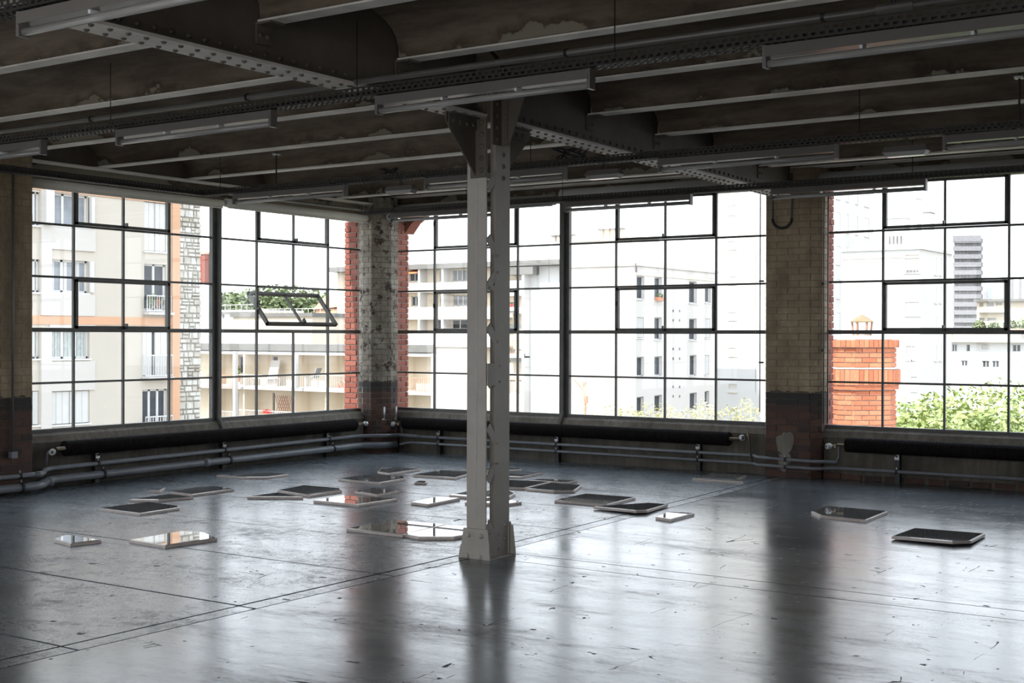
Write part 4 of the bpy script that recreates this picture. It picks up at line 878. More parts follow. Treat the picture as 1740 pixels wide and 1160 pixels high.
t = thing('wall_lamp_socket', 'small round lamp socket at the top of the corner pier', 'socket', (.40, -.40, 3.2)); MB().tube([(.37, -.36, 3.235), (.43, -.42, 3.235)], .05, 14).build('ring', M['knob'], t, smooth=True); MB().tube([(.42, -.41, 3.235), (.435, -.425, 3.235)], .03, 12).build('recess', M['black'], t)
for y_, lab in ((-.50, 'left one of two small tube stubs low on the corner pier'), (-.30, 'right one of two small tube stubs low on the corner pier')):
    x_ = .40 if y_ < -.4 else .44
    t = thing('tube_stub', lab, 'pipe', (x_, y_, .45)); MB().tube([(x_, y_, .47), (x_, y_, .63)], .012, 8).build('tube', M['galv'], t, smooth=True); MB().box(x_-.03, x_, y_-.015, y_+.015, .45, .47).build('clip', M['galv'], t)
# ---------------------------------------------------------------- mirror panels on the floor
def inset(pts, e):
    n = len(pts); out = []
    a = sum(pts[i][0]*pts[(i+1) % n][1]-pts[(i+1) % n][0]*pts[i][1] for i in range(n))
    s = 1 if a > 0 else -1
    for i in range(n):
        p0, p1, p2 = Vector(pts[i-1]), Vector(pts[i]), Vector(pts[(i+1) % n])
        d1, d2 = (p1-p0).normalized(), (p2-p1).normalized(); n1, n2 = Vector((-d1.y, d1.x))*s, Vector((-d2.y, d2.x))*s
        k = (n1+n2); k = k/max(.35, k.dot(n1)) if k.length > 1e-6 else n1
        out.append(tuple(p1+k*e))
    return out
for pts, lab in zip(MIRRORS, MLAB):
    cx_ = sum(p[0] for p in pts)/len(pts); cy_ = sum(p[1] for p in pts)/len(pts)
    t = thing('mirror_panel', lab, 'mirror', (cx_, cy_, 0), 'cut mirror panels lying on the floor')
    a_ = MB().prism(pts, 0.0005, .021); b_ = MB().prism(inset(pts, .013), .0205, .026)
    if 'lower right edge' in lab or 'curved pointed left tip' in lab:      # these two lean very slightly, near edge propped up
        d_ = Vector((-.56, .83))
        lo = max(d_.dot(Vector(p)) for p in pts)
        for q in (a_, b_): q.v = [(x, y, z+(lo-d_.dot(Vector((x, y))))*.018) for x, y, z in q.v]
    a_.build('backing_board', M['wood_edge'], t); b_.build('mirror', M['mirror'], t)

# ================================================================ OUTSIDE
GZ = -14.0
gr = struct('ground', 'pale street ground far below')
MB().box(-700, 500, .6, 900, GZ-1, GZ).build('ground_plane', M['ground'], gr); MB().box(-700, -1.0, -300, .6, GZ-1, GZ).build('ground_plane', M['ground'], gr)

def facade(par, ax, val, u0, u1, z0, z1, depth, holes, m, rev=.18, name='wall', back=True):
    """wall whose outer face lies in plane x=val (faces +x) or y=val (faces -y), with real recesses for the openings"""
    P = (lambda u, o, z: (val-o, u, z)) if ax == 0 else (lambda u, o, z: (u, val+o, z))
    hs = [(max(u0, h[0]), min(u1, h[1]), max(z0, h[2]), min(z1, h[3])) for h in holes]; hs = [h for h in hs if h[1]-h[0] > .01 and h[3]-h[2] > .01]
    us = sorted({u0, u1, *[h[0] for h in hs], *[h[1] for h in hs]}); zs = sorted({z0, z1, *[h[2] for h in hs], *[h[3] for h in hs]}); b = MB()
    def quad(*p): k = len(b.v); b.v += p; b.f.append((k, k+1, k+2, k+3))
    for i in range(len(us)-1):
        zrun = None
        for j in range(len(zs)-1):
            cu, cz = (us[i]+us[i+1])/2, (zs[j]+zs[j+1])/2
            hit = any(h[0] < cu < h[1] and h[2] < cz < h[3] for h in hs)
            if not hit and zrun is None: zrun = zs[j]
            if zrun is not None and (hit or j == len(zs)-2):
                zt = zs[j] if hit else zs[j+1]; quad(P(us[i], 0, zrun), P(us[i+1], 0, zrun), P(us[i+1], 0, zt), P(us[i], 0, zt)); zrun = None
    for h in hs:
        a, c, d, e = h
        quad(P(a, 0, d), P(a, rev, d), P(a, rev, e), P(a, 0, e)); quad(P(c, 0, d), P(c, rev, d), P(c, rev, e), P(c, 0, e))
        quad(P(a, 0, d), P(c, 0, d), P(c, rev, d), P(a, rev, d)); quad(P(a, 0, e), P(c, 0, e), P(c, rev, e), P(a, rev, e))
    quad(P(u0, 0, z0), P(u0, depth, z0), P(u0, depth, z1), P(u0, 0, z1)); quad(P(u1, 0, z0), P(u1, depth, z0), P(u1, depth, z1), P(u1, 0, z1))
    quad(P(u0, 0, z1), P(u1, 0, z1), P(u1, depth, z1), P(u0, depth, z1)); quad(P(u0, depth, z0), P(u1, depth, z0), P(u1, depth, z1), P(u0, depth, z1))
    return b.build(name, m, par)
def fbox(ax, val, u0, u1, o0, o1, z0, z1, b=None):     # o: distance in front of (+) the plane
    b = b or MB()
    if ax == 0: return b.box(val+o0, val+o1, u0, u1, z0, z1)
    return b.box(u0, u1, val-o1, val-o0, z0, z1)
def fwin(par, ax, val, r, rev=.18, fr=.06, sill=True):
    u0, u1, z0, z1 = r[:4]; k = r[4]; n = int(k[1]) if len(k) > 1 and k[1].isdigit() else 1; w = u1-u0
    if k[0] == 's':
        t = None
        for i in range(n):
            a, b = u0+w*i/n+.02, u0+w*(i+1)/n-.02
            if k.endswith('o') and i == 0: b -= .14
            m = MB(); fbox(ax, val, a, b, -.10, -.05, z0+.02, z1-.02, m); q = max(2, int((b-a)/.22))
            for j in range(q+1):
                uu = a+(b-a)*j/q; fbox(ax, val, max(a, uu-.015), min(b, uu+.015), -.05, -.025, z0+.02, z1-.02, m)
            m.build('shutter', M['shutter'], par)
        fbox(ax, val, u0, u1, -rev-.02, -rev, z0, z1).build('pane', M['dark_glass'], par)
    else:
        g = {'dk': 'dark_glass', 'dg': 'grey_glass', 'pl': 'dark_glass', 'cu': 'curtain'}.get(k, 'dark_glass' if not k.endswith(('c', 'g')) else 'grey_glass')
        if k.startswith('w3') : g = 'grey_glass'
        if k in ('v',): g = 'dark_glass'
        fo = MB(); f = min(fr, w*.12)
        fbox(ax, val, u0, u0+f, -rev, -rev+.05, z0, z1, fo); fbox(ax, val, u1-f, u1, -rev, -rev+.05, z0, z1, fo); fbox(ax, val, u0, u1, -rev, -rev+.05, z0, z0+f, fo); fbox(ax, val, u0, u1, -rev, -rev+.05, z1-f, z1, fo)
        for i in range(1, n): fbox(ax, val, u0+w*i/n-f*.7, u0+w*i/n+f*.7, -rev, -rev+.05, z0, z1, fo)
        wo = fo.build('window', M['wfr'], par)
        for i in range(n): fbox(ax, val, u0+w*i/n, u0+w*(i+1)/n, -rev-.02, -rev+.005, z0, z1).build('pane', M[g], wo)
        if k.endswith('c') or k.endswith('g'):
            for i in range(n):
                a = u0+w*i/n+.06; b = u0+w*(i+1)/n-.06
                m = MB()
                for q in range(6 if k.endswith('g') else 3):
                    s = (b-a)/6; fbox(ax, val, a+q*s, a+q*s+s*.8, -rev+.006, -rev+.010+.012*(q % 2), z0+.07, z1-.07, m)
                m.build('curtain', M['curtain'] if k.endswith('g') else M['shutter'], wo)
    if sill and k not in ('v',):
        fbox(ax, val, u0-.06, u1+.06, -rev, .07, z0-.07, z0).build('window_sill', M['wfr'], par)
def railing(par, ax, val, u0, u1, z0, z1, m, step=.13):
    b = MB(); fbox(ax, val, u0, u1, -.02, .02, z1-.05, z1, b); fbox(ax, val, u0, u1, -.015, .015, z0+.05, z0+.09, b)
    n = max(2, int((u1-u0)/step))
    for i in range(n+1):
        u = u0+(u1-u0)*i/n; fbox(ax, val, u-.013, u+.013, -.012, .012, z0, z1, b)
    return b.build('railing', m, par)
def leaves(b, c, R, n, s, flat=1.0, seed=0):
    rg = random.Random(seed)
    for i in range(n):
        v = Vector((rg.gauss(0, 1), rg.gauss(0, 1), rg.gauss(0, 1))).normalized()*(rg.uniform(.72, 1.03))
        p = Vector(c)+Vector((v.x*R[0], v.y*R[1], v.z*R[2]))
        a = Vector((rg.uniform(-1, 1), rg.uniform(-1, 1), rg.uniform(-.6, .6))).normalized(); d = a.cross(Vector((rg.uniform(-1, 1), rg.uniform(-1, 1), rg.uniform(-1, 1)))).normalized()
        q = s*rg.uniform(.6, 1.3); k = len(b.v)
        b.v += [tuple(p-a*q), tuple(p+d*q*.45), tuple(p+a*q), tuple(p-d*q*.45)]; b.f.append((k, k+1, k+2, k+3))
def tree(label, base, blobs, nleaf, s, m, group, name='tree', trunk=.12):
    t = thing(name, label, 'tree', base, group); b = MB()
    for i, (c, R) in enumerate(blobs): leaves(b, c, R, nleaf, s, seed=hash(label) % 1000 if False else i+len(label))
    b.build('foliage', m, t, kind='stuff')
    top = blobs[0][0]; MB().tube([base, (top[0], top[1], top[2])], [trunk, trunk*.5], 8).build('trunk', M['wood_pole'], t)
    return t

# --- apartment building across the left street
ap = thing('apartment_building', 'cream apartment block with apricot bands and shutters seen through the left windows', 'building', (-33, 12, GZ))
fw = [w for w in AP_WIN]; st = AP_STONE[0]
facade(ap, 0, -31, 2.0, st[0], GZ, 12.5, 9, fw, M['ap_cream'])
for r in fw: fwin(ap, 0, -31, r, fr=.075)
for r in AP_PANEL: fbox(0, -31, r[0], r[1], 0, .07, r[2], r[3]).build('spandrel_panel', M['panel_white'], ap)
for u0_, u1_ in ((16.99, 17.46),): fbox(0, -31, u0_, u1_, 0, .10, -2.0, 1.9).build('pier_panel', M['panel_white'], ap); fbox(0, -31, u0_, u1_, 0, .10, 2.35, 7.1).build('pier_panel', M['panel_white'], ap)
for r in AP_BAND: fbox(0, -31, 2.0, 23.42, 0, .05, r[2], r[3]).build('apricot_band', M['orange'], ap)
fbox(0, -31, 23.42, 23.82, 0, .09, GZ, 12.5).build('apricot_strip', M['orange'], ap)
for r in ((17.2, 19.5, -.55, .02), (17.2, 19.5, 1.85, 2.0)): fbox(0, -31, r[0]+.2, r[1], 0, .05, r[2], r[3]).build('lintel_panel', M['panel_white'], ap)
for i in (9,): 
    r = fw[i]; b_ = MB()
railing(ap, 0, -30.75, 21.93, 23.2, 2.55, 3.25, M['rail'], .12); railing(ap, 0, -30.75, 21.86, 23.28, -.12, .80, M['rail'], .12); railing(ap, 0, -30.75, 21.86, 23.28, -2.3, -1.72, M['rail'], .12)
fbox(0, -31, 21.9, 23.25, 0, .4, 2.45, 2.55).build('balcony_slab', M['panel_white'], ap); fbox(0, -31, 21.86, 23.28, 0, .4, -.2, -.12).build('balcony_slab', M['panel_white'], ap)
for i in range(5):
    m_ = MB(); leaves(m_, (-30.82, 22.1+.22*i, 2.95+.1*(i % 2)), (.08, .10, .24), 40, .09, seed=i); m_.build('balcony_plant', M['leaf_dark'] if i != 2 else M['terracotta'], ap, kind='stuff')
for s_ in (-.16, .0): fbox(0, -31, 19.2, 19.35, .02, .22+s_, 5.85, 7.0) .build('folded_shutter', M['shutter'], ap)
fbox(0, -31, 19.22, 19.42, .02, .10, 3.28, 4.5).build('folded_shutter', M['shutter'], ap); fbox(0, -31, 17.05, 17.42, .02, .30, 5.8, 7.1).build('folded_shutter', M['shutter'], ap)
# stone corner: each rubble stone is a piece
facade(ap, 0, -31.05, st[0], st[1], GZ, 12.5, 9, [], M['stone_mortar'], name='stone_backing')
rg = random.Random(11); z_ = -3.2
while z_ < 8.2:
    hrow = rg.choice((.20, .26, .34)); u_ = st[0]
    while u_ < st[1]-.02:
        wd = rg.choice((.16, .24, .32, .40)); e_ = min(st[1], u_+wd)
        if st[1]-e_ < .12: e_ = st[1]
        if rg.random() < .3 and hrow > .24:
            parts_ = ((z_, z_+hrow*.5), (z_+hrow*.5, z_+hrow))
        else: parts_ = ((z_, z_+hrow),)
        for a_, b2_ in parts_:
            sx, sz = e_-u_-.035, b2_-a_-.035
            me = MB(); j = lambda: rg.uniform(-.022, .022); o_ = rg.uniform(.05, .11)
            me.hexa([(-.05, -sx/2+j(), -sz/2+j()), (-.05, sx/2+j(), -sz/2+j()), (-.05, sx/2+j(), sz/2+j()), (-.05, -sx/2+j(), sz/2+j())], [(o_, -sx/2+.02+j(), -sz/2+.02), (o_, sx/2-.02+j(), -sz/2+.02), (o_, sx/2-.02+j(), sz/2-.02), (o_, -sx/2+.02+j(), sz/2-.02)])
            put('stone', me.mesh('stone', M['stone']), ap, (-31.03, (u_+e_)/2, (a_+b2_)/2))
        u_ = e_
    z_ += hrow
# --- terrace building with balconies
tb = thing('terrace_building', 'long low cream building with deep balconies and a flat grey roof edge', 'building', (-48, 53, GZ))
E0, E1, E2, E3, E4 = TB_EXT; A0, A1 = -66., -37.45
facade(tb, 1, 52.3, A0, A1, GZ, 1.0, 2.4, TB_WIN, M['cream'], rev=.12)
for r in TB_WIN: fwin(tb, 1, 52.3, (r[0]-.9+.0, r[1]-.9, r[2], r[3], r[4]) if False else r, rev=.12, sill=False)
MB().box(A0-.03, A1+.03, 50.9, 54.8, E0[2], E0[3]).build('roof_edge', M['roof_grey'], tb)
MB().box(A0, A1, 51.0, 52.3, E1[2], E1[3]-.03).build('fascia', M['wfr'], tb)
MB().box(A0, A1, 50.6, 52.3, TB_SLAB[0][2]-.02, TB_SLAB[0][3]).build('balcony_slab', M['wfr'], tb); MB().box(A0, A1, 50.6, 52.3, -4.9, -4.7).build('balcony_slab', M['wfr'], tb)
for r in TB_COL: MB().box(r[0], r[1], 49.9, 50.15, max(GZ, r[2] if r[2] > -3 else GZ), r[3]).build('balcony_post', M['wfr'], tb)
for x in (-58.2, -54.8, -50.1, -47.2, -44.4, -41.0): MB().box(x-.08, x+.08, 50.9, 52.3, -4.7, .35).build('party_wall', M['cream'], tb)
for i, r in enumerate(TB_RAIL): railing(tb, 1, 50.2, r[0], r[1], r[2], r[3], M['rail_rust'] if i in (0, 3) else M['rail'], .16)
# things on the balconies
for nm, lab, cat, bx_, mm in (('board', 'white board leaning on the upper terrace balcony', 'board', (-53.1, -52.2, 51.6, 51.7, -1.85, -.1), 'panel_white'),
      ('picture_frame', 'small framed picture on the lower terrace balcony wall', 'picture', (-55.6, -55.1, 52.2, 52.28, -3.1, -2.65), 'wood_pole'),
      ('balcony_table', 'white table on the upper terrace balcony', 'table', (-54.2, -52.0, 51.0, 51.6, -1.85, -1.3), 'panel_white'),
      ('lounger', 'blue deck chair on the upper terrace balcony', 'chair', (-49.2, -48.4, 51.0, 51.5, -1.85, -1.15), 'grey_glass')):
    t = thing(nm, lab, cat, ((bx_[0]+bx_[1])/2, (bx_[2]+bx_[3])/2, bx_[4]))
    if nm in ('balcony_table', 'lounger'):
        x0, x1, y0, y1, z0, z1 = bx_
        MB().box(x0, x1, y0, y1, z1-.06, z1).build('top' if 'table' in nm else 'seat', M[mm], t)
        for xx in (x0+.05, x1-.05):
            for yy in (y0+.05, y1-.05): MB().box(xx-.03, xx+.03, yy-.03, yy+.03, z0, z1-.06).build('leg', M['wfr'], t)
        if nm == 'lounger': MB().hexa([(x1-.1, y0, z1-.06), (x1, y0, z1-.06), (x1, y1, z1-.06), (x1-.1, y1, z1-.06)], [(x1+.2, y0, z1+.6), (x1+.28, y0, z1+.6), (x1+.28, y1, z1+.6), (x1+.2, y1, z1+.6)]).build('backrest', M[mm], t)
    elif nm == 'picture_frame':
        x0, x1, y0, y1, z0, z1 = bx_; fo = MB().box(x0, x1, y0, y1, z0, z0+.07).box(x0, x1, y0, y1, z1-.07, z1).box(x0, x0+.07, y0, y1, z0, z1).box(x1-.07, x1, y0, y1, z0, z1); fo.build('frame', M[mm], t); MB().box(x0+.07, x1-.07, y0+.04, y1, z0+.07, z1-.07).build('picture', M['grey_glass'], t)
    else:
        x0, x1, y0, y1, z0, z1 = bx_; MB().hexa([(x0, y0-.3, z0), (x1, y0-.3, z0), (x1, y1-.3, z0), (x0, y1-.3, z0)], [(x0+.05, y0+.2, z1), (x1-.05, y0+.2, z1), (x1-.05, y1+.2, z1), (x0+.05, y1+.2, z1)]).build('panel', M[mm], t)
t = thing('trellis', 'dark lattice trellis on the lower terrace balcony', 'trellis', (-52.1, 51.9, -4.2)); lt = MB()
for i in range(6): lt.bar((-52.6+.2*i-.2, 51.9, -3.9), (-52.6+.2*i+.4, 51.9, -2.5), .045, .03); lt.bar((-52.6+.2*i+.4, 51.88, -3.9), (-52.6+.2*i-.2, 51.88, -2.5), .045, .03)
lt.build('lattice', M['rail_rust'], t)
for nm, lab, c, R, mm in (('flower_box', 'red flowers on the lower terrace balcony', (-52.0, 50.3, -3.55), (.45, .15, .15), 'red'), ('potted_plant', 'leafy plant against the far left terrace window', (-56.4, 51.8, -.9), (.3, .2, .5), 'leaf'), ('potted_plant', 'row of orange plants behind the right terrace railing', (-45.3, 50.8, -1.6), (.9, .2, .25), 'terracotta')):
    t = thing(nm, lab, 'plant', c); b_ = MB(); leaves(b_, c, R, 160, .10, seed=len(lab)); b_.build('foliage', M[mm], t, kind='stuff'); MB().box(c[0]-R[0]*.8, c[0]+R[0]*.8, c[1]-.12, c[1]+.12, c[2]-R[2]-.25, c[2]-R[2]*.6).build('pot', M['terracotta'], t)
# blank white wall in front of it
t = thing('garage_block', 'blank white block with a grey coping just left of the column', 'building', (-35, 50, GZ)); MB().box(-36.6, -34.2, 49, 50.4, GZ, .95).build('wall', M['shade_render'], t); MB().box(-36.7, -34.1, 48.9, 50.5, .95, 1.12).build('coping', M['cream'], t)
# --- balcony block behind it
b2 = thing('balcony_block', 'white block of flats with rows of long balconies behind the column', 'building', (-74, 104, GZ)); B = 100
X0, X1 = -90.0, -64.0
facade(b2, 1, B, X0, X1, GZ, 9.0, 12, B2_WIN, M['cream'], rev=.15)
for r in B2_WIN: fwin(b2, 1, B, r, rev=.15, fr=.08, sill=False)
MB().box(X0, -58.5, B-1.5, B+12, B2_BLK[0][2], B2_BLK[0][3]).build('roof_edge', M['roof_grey'], b2)
MB().box(X1, -58.2, B-.2, B+11, GZ, 8.8).build('end_wall', M['white_render'], b2)
for r in B2_PAR: MB().box(max(X0, r[0]), r[1], B-1.25, B-1.1, r[2], r[3]).build('balcony_front', M['white_render'], b2); MB().box(max(X0, r[0]), r[1], B-1.25, B, r[2]-.15, r[2]+.02).build('balcony_slab', M['white_render'], b2)
for r in B2_COL: MB().box(r[0], r[1], B-1.3, B, r[2], r[3]).build('balcony_post', M['white_render'], b2)
for r in B2_RAIL: railing(b2, 1, B-1.1, r[0], r[1], r[2], r[3], M['rail_rust'], .25)
r = B2_AWN[0]; MB().hexa([(r[0], B-1.6, r[2]-.1), (r[1], B-1.6, r[2]-.1), (r[1], B-.05, r[3]), (r[0], B-.05, r[3])], [(r[0], B-1.6, r[2]), (r[1], B-1.6, r[2]), (r[1], B-.05, r[3]+.1), (r[0], B-.05, r[3]+.1)]).build('awning', M['awning'], b2)
r = B2_GREY[0]; MB().box(r[0], r[1], B-1.4, B-.1, r[2], r[3]).build('roof_edge', M['roof_grey'], b2)
t = thing('flower_box', 'pink flowers on a balcony right of the column', 'plant', (-65, 98.7, 5)); b_ = MB(); leaves(b_, (-64.9, 98.7, 4.75), (.7, .1, .16), 60, .10, seed=5); b_.build('foliage', M['red'], t, kind='stuff'); MB().box(-65.6, -64.2, 98.55, 98.78, 4.2, 4.6).build('pot', M['panel_white'], t)
# --- white corner building
wbk = thing('corner_building', 'white building with small shuttered windows behind the right back window', 'building', (-36, 72, GZ))
facade(wbk, 0, -32.0, 65.4, 78.3, GZ, 6.45, 5.60, W_WIN, M['shade_render'], rev=.22)
for r in W_WIN: fwin(wbk, 0, -32.0, r[:4]+(r[4].rstrip('f'),), rev=.22, fr=.07)
for r in W_VENT: fbox(0, -32.0, r[0], r[1], 0, .04, r[2], r[3]).build('air_vent', M['tower_gap'], wbk)
fbox(0, -32.0, 65.3, 78.4, -5.60, .12, 6.45, 6.62).build('parapet', M['shade_render'], wbk); fbox(0, -32.0, 65.4, 78.3, 0, .05, 5.82, 5.88).build('string_course', M['cream'], wbk)
fbox(0, -32.0, 65.25, 65.42, .0, .10, 6.0, 6.62).build('parapet_end', M['tower_gap'], wbk)
r = W_WIN[1]; fbox(0, -32, r[0], r[1], .02, .22, r[2]-.02, r[2]+.25).build('flower_trough', M['terracotta'], wbk); b_ = MB(); leaves(b_, (-31.85, (r[0]+r[1])/2, r[2]+.35), (.1, .45, .15), 80, .1, seed=3); b_.build('window_plants', M['leaf_dark'], wbk, kind='stuff')
wb2 = thing('tall_white_block', 'taller blank white block with vents on its flat roof', 'building', (-40, 75, GZ))
MB().box(-38.23, -32.2, 66.4, 69.1, 6.63, 8.35).build('wall', M['white_render'], wb2); MB().box(-38.33, -32.15, 66.3, 69.2, 8.35, 8.5).build('roof_edge', M['cream'], wb2)
MB().box(-36, -33.5, 72.66, 74.94, 6.63, 8.63).build('stair_head', M['shade_render'], wb2)
for r in WB_CH:
    n_ = 4; 
    for i in range(n_):
        xx = r[0]+(r[1]-r[0])*(i+.5)/n_; v_ = MB().box(xx-.12, xx+.12, 67.5, 67.8, 8.5, r[3]-.1).build('roof_vent', M['cream'], wb2); MB().box(xx-.22, xx+.22, 67.4, 67.9, r[3]-.1, r[3]).build('vent_cap', M['tower_gap'], v_)
# --- tall tower behind
tw = thing('white_tower', 'tall white tower with one column of tiny windows and a shaded flank', 'building', (-31, 90, GZ))
facade(tw, 1, 84.0, -36.5, -26.58, GZ, 26, 14, TW_FWIN, M['white_render'], rev=.2, name='front_wall')
for r in TW_FWIN: fwin(tw, 1, 84.0, r, rev=.2, fr=.10, sill=False); fbox(1, 84.0, r[0]-.05, r[1]+.05, 0, .08, r[2]-.30, r[2]-.24).build('window_sill', M['cream'], tw)
facade(tw, 0, -26.55, 84.06, 97.9, GZ, 26, 9.8, TW_RWIN, M['shade_render'], rev=.22, name='side_wall')  # same white tower; its shade is in the darker colour
for r in TW_RWIN: fwin(tw, 0, -26.55, r, rev=.22, fr=.07)
# --- white block right of the tower
pk = thing('white_block', 'plain white block right of the tower with one wide kitchen window', 'building', (-14, 66, GZ))
facade(pk, 1, 63.0, -16.5, -11.8, GZ, 6.75, 6.5, P_WIN, M['white_render'], rev=.2, name='front_wall')
for r in P_WIN: fwin(pk, 1, 63.0, r, rev=.2, fr=.06)
facade(pk, 0, -11.78, 63.06, 69.5, GZ, 6.75, 4.6, P_RWIN, M['shade_render'], rev=.2, name='side_wall')  # flank of the same white block, toned down for shade
for r in P_RWIN: fwin(pk, 0, -11.78, r, rev=.2, fr=.05)
MB().box(-16.6, -11.66, 62.88, 69.6, 6.75, 6.92).build('parapet', M['white_render'], pk); fbox(1, 63.0, -16.5, -11.8, 0, .04, 6.28, 6.33).build('string_course', M['cream'], pk)
for i in range(4): MB().box(-12.6+.19*i, -12.47+.19*i, 62.98, 63.06, 5.42, 5.55).build('window_pot', M['tower_gap'], pk)
# far roofs
for i, r in enumerate(PT):
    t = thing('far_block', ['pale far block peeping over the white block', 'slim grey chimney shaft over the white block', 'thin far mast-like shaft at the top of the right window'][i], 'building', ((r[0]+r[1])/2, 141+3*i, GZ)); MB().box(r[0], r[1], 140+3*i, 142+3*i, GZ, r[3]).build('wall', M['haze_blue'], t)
    if i == 0:
        for q in range(4): MB().box(r[0]+.2+.45*q, r[0]+.38+.45*q, 139.9, 140, 12.6, 13.5).build('window', M['tower_gap'], t)
    MB().box(r[0]-.08, r[1]+.08, 139.9+3*i, 142.1+3*i, r[3], r[3]+.12).build('roof_edge', M['tower_gap'] if i == 1 else M['cream'], t)
gt = thing('balcony_tower', 'distant lavender-grey tower with eleven bands of balconies', 'building', (-74, 302, GZ))
r = G_F[0]; MB().hexa([(r[0], 300, GZ), (r[1], 303, GZ), (r[1]-3, 306, GZ), (r[0], 306, GZ)], [(r[0], 300, r[3]-.1), (r[1], 303, r[3]-.1), (r[1]-3, 306, r[3]-.1), (r[0], 306, r[3]-.1)]).build('wall', M['tower_gap'], gt)
for i in range(14):
    zz_ = r[3]-1.1-1.86*i
    MB().hexa([(r[0]-.05, 299.3, zz_), (r[1]+.05, 302.3, zz_), (r[1]+.05, 304, zz_), (r[0]-.05, 301, zz_)], [(r[0]-.05, 299.3, zz_+1.05), (r[1]+.05, 302.3, zz_+1.05), (r[1]+.05, 304, zz_+1.05), (r[0]-.05, 301, zz_+1.05)]).build('balcony_front', M['tower_parapet'], gt)
MB().hexa([(r[0]-.1, 299.2, r[3]-.8), (r[1]+.1, 302.2, r[3]-.8), (r[1]-3, 306, r[3]-.8), (r[0]-.1, 306, r[3]-.8)], [(r[0]-.1, 299.2, r[3]+.6), (r[1]+.1, 302.2, r[3]+.6), (r[1]-3, 306, r[3]+.6), (r[0]-.1, 306, r[3]+.6)]).build('parapet', M['tower_parapet'], gt)
for k, uu in enumerate((.22, .48, .68, .9)): MB().box(r[0]+(r[1]-r[0])*uu-.09, r[0]+(r[1]-r[0])*uu+.09, 299.8+3*uu, 301+3*uu, GZ, r[3]-.2).build('balcony_divider', M['tower_parapet'], gt)
h1 = thing('terraced_house', 'low pale house with wide windows beside the distant tower', 'house', (-42, 203, GZ)); r = H1[0]
facade(h1, 1, 200, r[0]-.3, -33.0, GZ, 7.2, 8, H1_W, M['cream'], rev=.3)
for q in H1_W: fwin(h1, 1, 200, q+('dg',), rev=.3, sill=False, fr=.12)
MB().box(r[0]-.6, -32.6, 199.2, 208.3, 7.2, 7.6).build('roof_edge', M['roof_grey'], h1); MB().hexa([(-44.5, 199, 5.5), (-40.5, 199, 5.5), (-40.5, 200, 5.5), (-44.5, 200, 5.5)], [(-43.2, 199.5, 6.4), (-42, 199.5, 6.4), (-42, 200, 6.4), (-43.2, 200, 6.4)]).build('canopy', M['white_render'], h1)
mk = thing('long_white_house', 'long low white house with dark small windows above the green trees', 'house', (-26, 143, GZ)); 
facade(mk, 1, 140, -32.6, -14.0, GZ, 1.05, 8, M_WIN[:8], M['white_render'], rev=.2)
for q in M_WIN[:8]: fwin(mk, 1, 140, q, rev=.2, sill=False, fr=.07)
MB().box(-32.9, -13.7, 139.2, 148.4, 1.05, 1.2).build('roof_edge', M['cream'], mk); MB().box(-32, -14.5, 141.5, 147, 1.2, 2.35).build('upper_wall', M['white_render'], mk); MB().box(-32.4, -14.1, 141, 147.5, 2.35, 2.6).build('upper_roof', M['roof_red'], mk); MB().box(-24.4, -23.9, 141.3, 141.5, 1.45, 1.95).build('upper_window', M['tower_gap'], mk)
for i, r in enumerate(TALL):
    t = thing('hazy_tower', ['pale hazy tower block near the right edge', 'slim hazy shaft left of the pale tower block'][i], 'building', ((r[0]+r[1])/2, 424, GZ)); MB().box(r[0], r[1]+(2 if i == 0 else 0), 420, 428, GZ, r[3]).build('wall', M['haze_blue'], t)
    for q in range(3): MB().box(r[0]+.3+.6*q if i else r[0]+.8+2.4*q, r[0]+.45+.6*q if i else r[0]+1.6+2.4*q, 419.8, 420, 4, r[3]-1.5).build('window_strip', M['tower_parapet'], t)
# houses beyond the terrace building
for i, (a, b, c, d, rt_) in enumerate(HOUSES):
    t = thing('flat_roof_house', ['white flat-roofed house left behind the terrace building', 'white flat-roofed house below the tilted sash', 'white house behind the red roof at right of the sash', 'white house beside the red brick corner'][i], 'house', ((a+b)/2, 121, GZ))
    zt = d+.9-.35*i if i < 2 else d
    hw = [q for q in HWIN if a < (q[0]+q[1])/2 < b and q[3] < zt]
    facade(t, 1, 120, a, b, GZ, zt, 9, hw, M['white_render'], rev=.25)
    for q in hw: fwin(t, 1, 120, q, rev=.25, sill=False, fr=.1)
    MB().box(a-.3, b+.3, 119.5, 129.2, zt, zt+.3).build('roof_edge', M['cream'] if i % 2 else M['wfr'], t)
    if i in (0, 1): 
        rb_ = MB(); fbox(1, 119.8, a, b, 0, .05, zt+1.0, zt+1.08, rb_)
        for k in range(int((b-a)/1.1)): fbox(1, 119.8, a+1.1*k, a+1.1*k+.06, 0, .05, zt+.3, zt+1.0, rb_)
        rb_.build('roof_railing', M['rail'], t)
t = thing('annex_house', 'lower cream annex just above the terrace building roof', 'house', (-66, 80, GZ)); MB().box(-84, -73.5, 78, 84, GZ, 3.4).build('wall', M['cream'], t); MB().box(-84.2, -73.3, 77.8, 84.2, 3.4, 3.75).build('roof_edge', M['roof_grey'], t)
t = thing('gabled_house', 'small apricot house with a red gable roof in the tilted sash', 'house', (-153, 171, GZ)); r = REDH[0]; xm = (r[0]+r[1])/2
MB().box(r[0], r[1], 170, 178, GZ, 6.6).build('wall', M['orange'], t)
g_ = MB(); g_.v += [(r[0]-.4, 169.6, 6.5), (xm+.5, 169.6, 9.2), (r[1]+.4, 169.6, 6.9), (r[0]-.4, 178, 6.5), (xm+.5, 178, 9.2), (r[1]+.4, 178, 6.9)]; g_.f += [(0, 1, 2), (3, 5, 4), (0, 3, 4, 1), (1, 4, 5, 2), (0, 2, 5, 3)]; g_.build('gable_roof', M['roof_red'], t)
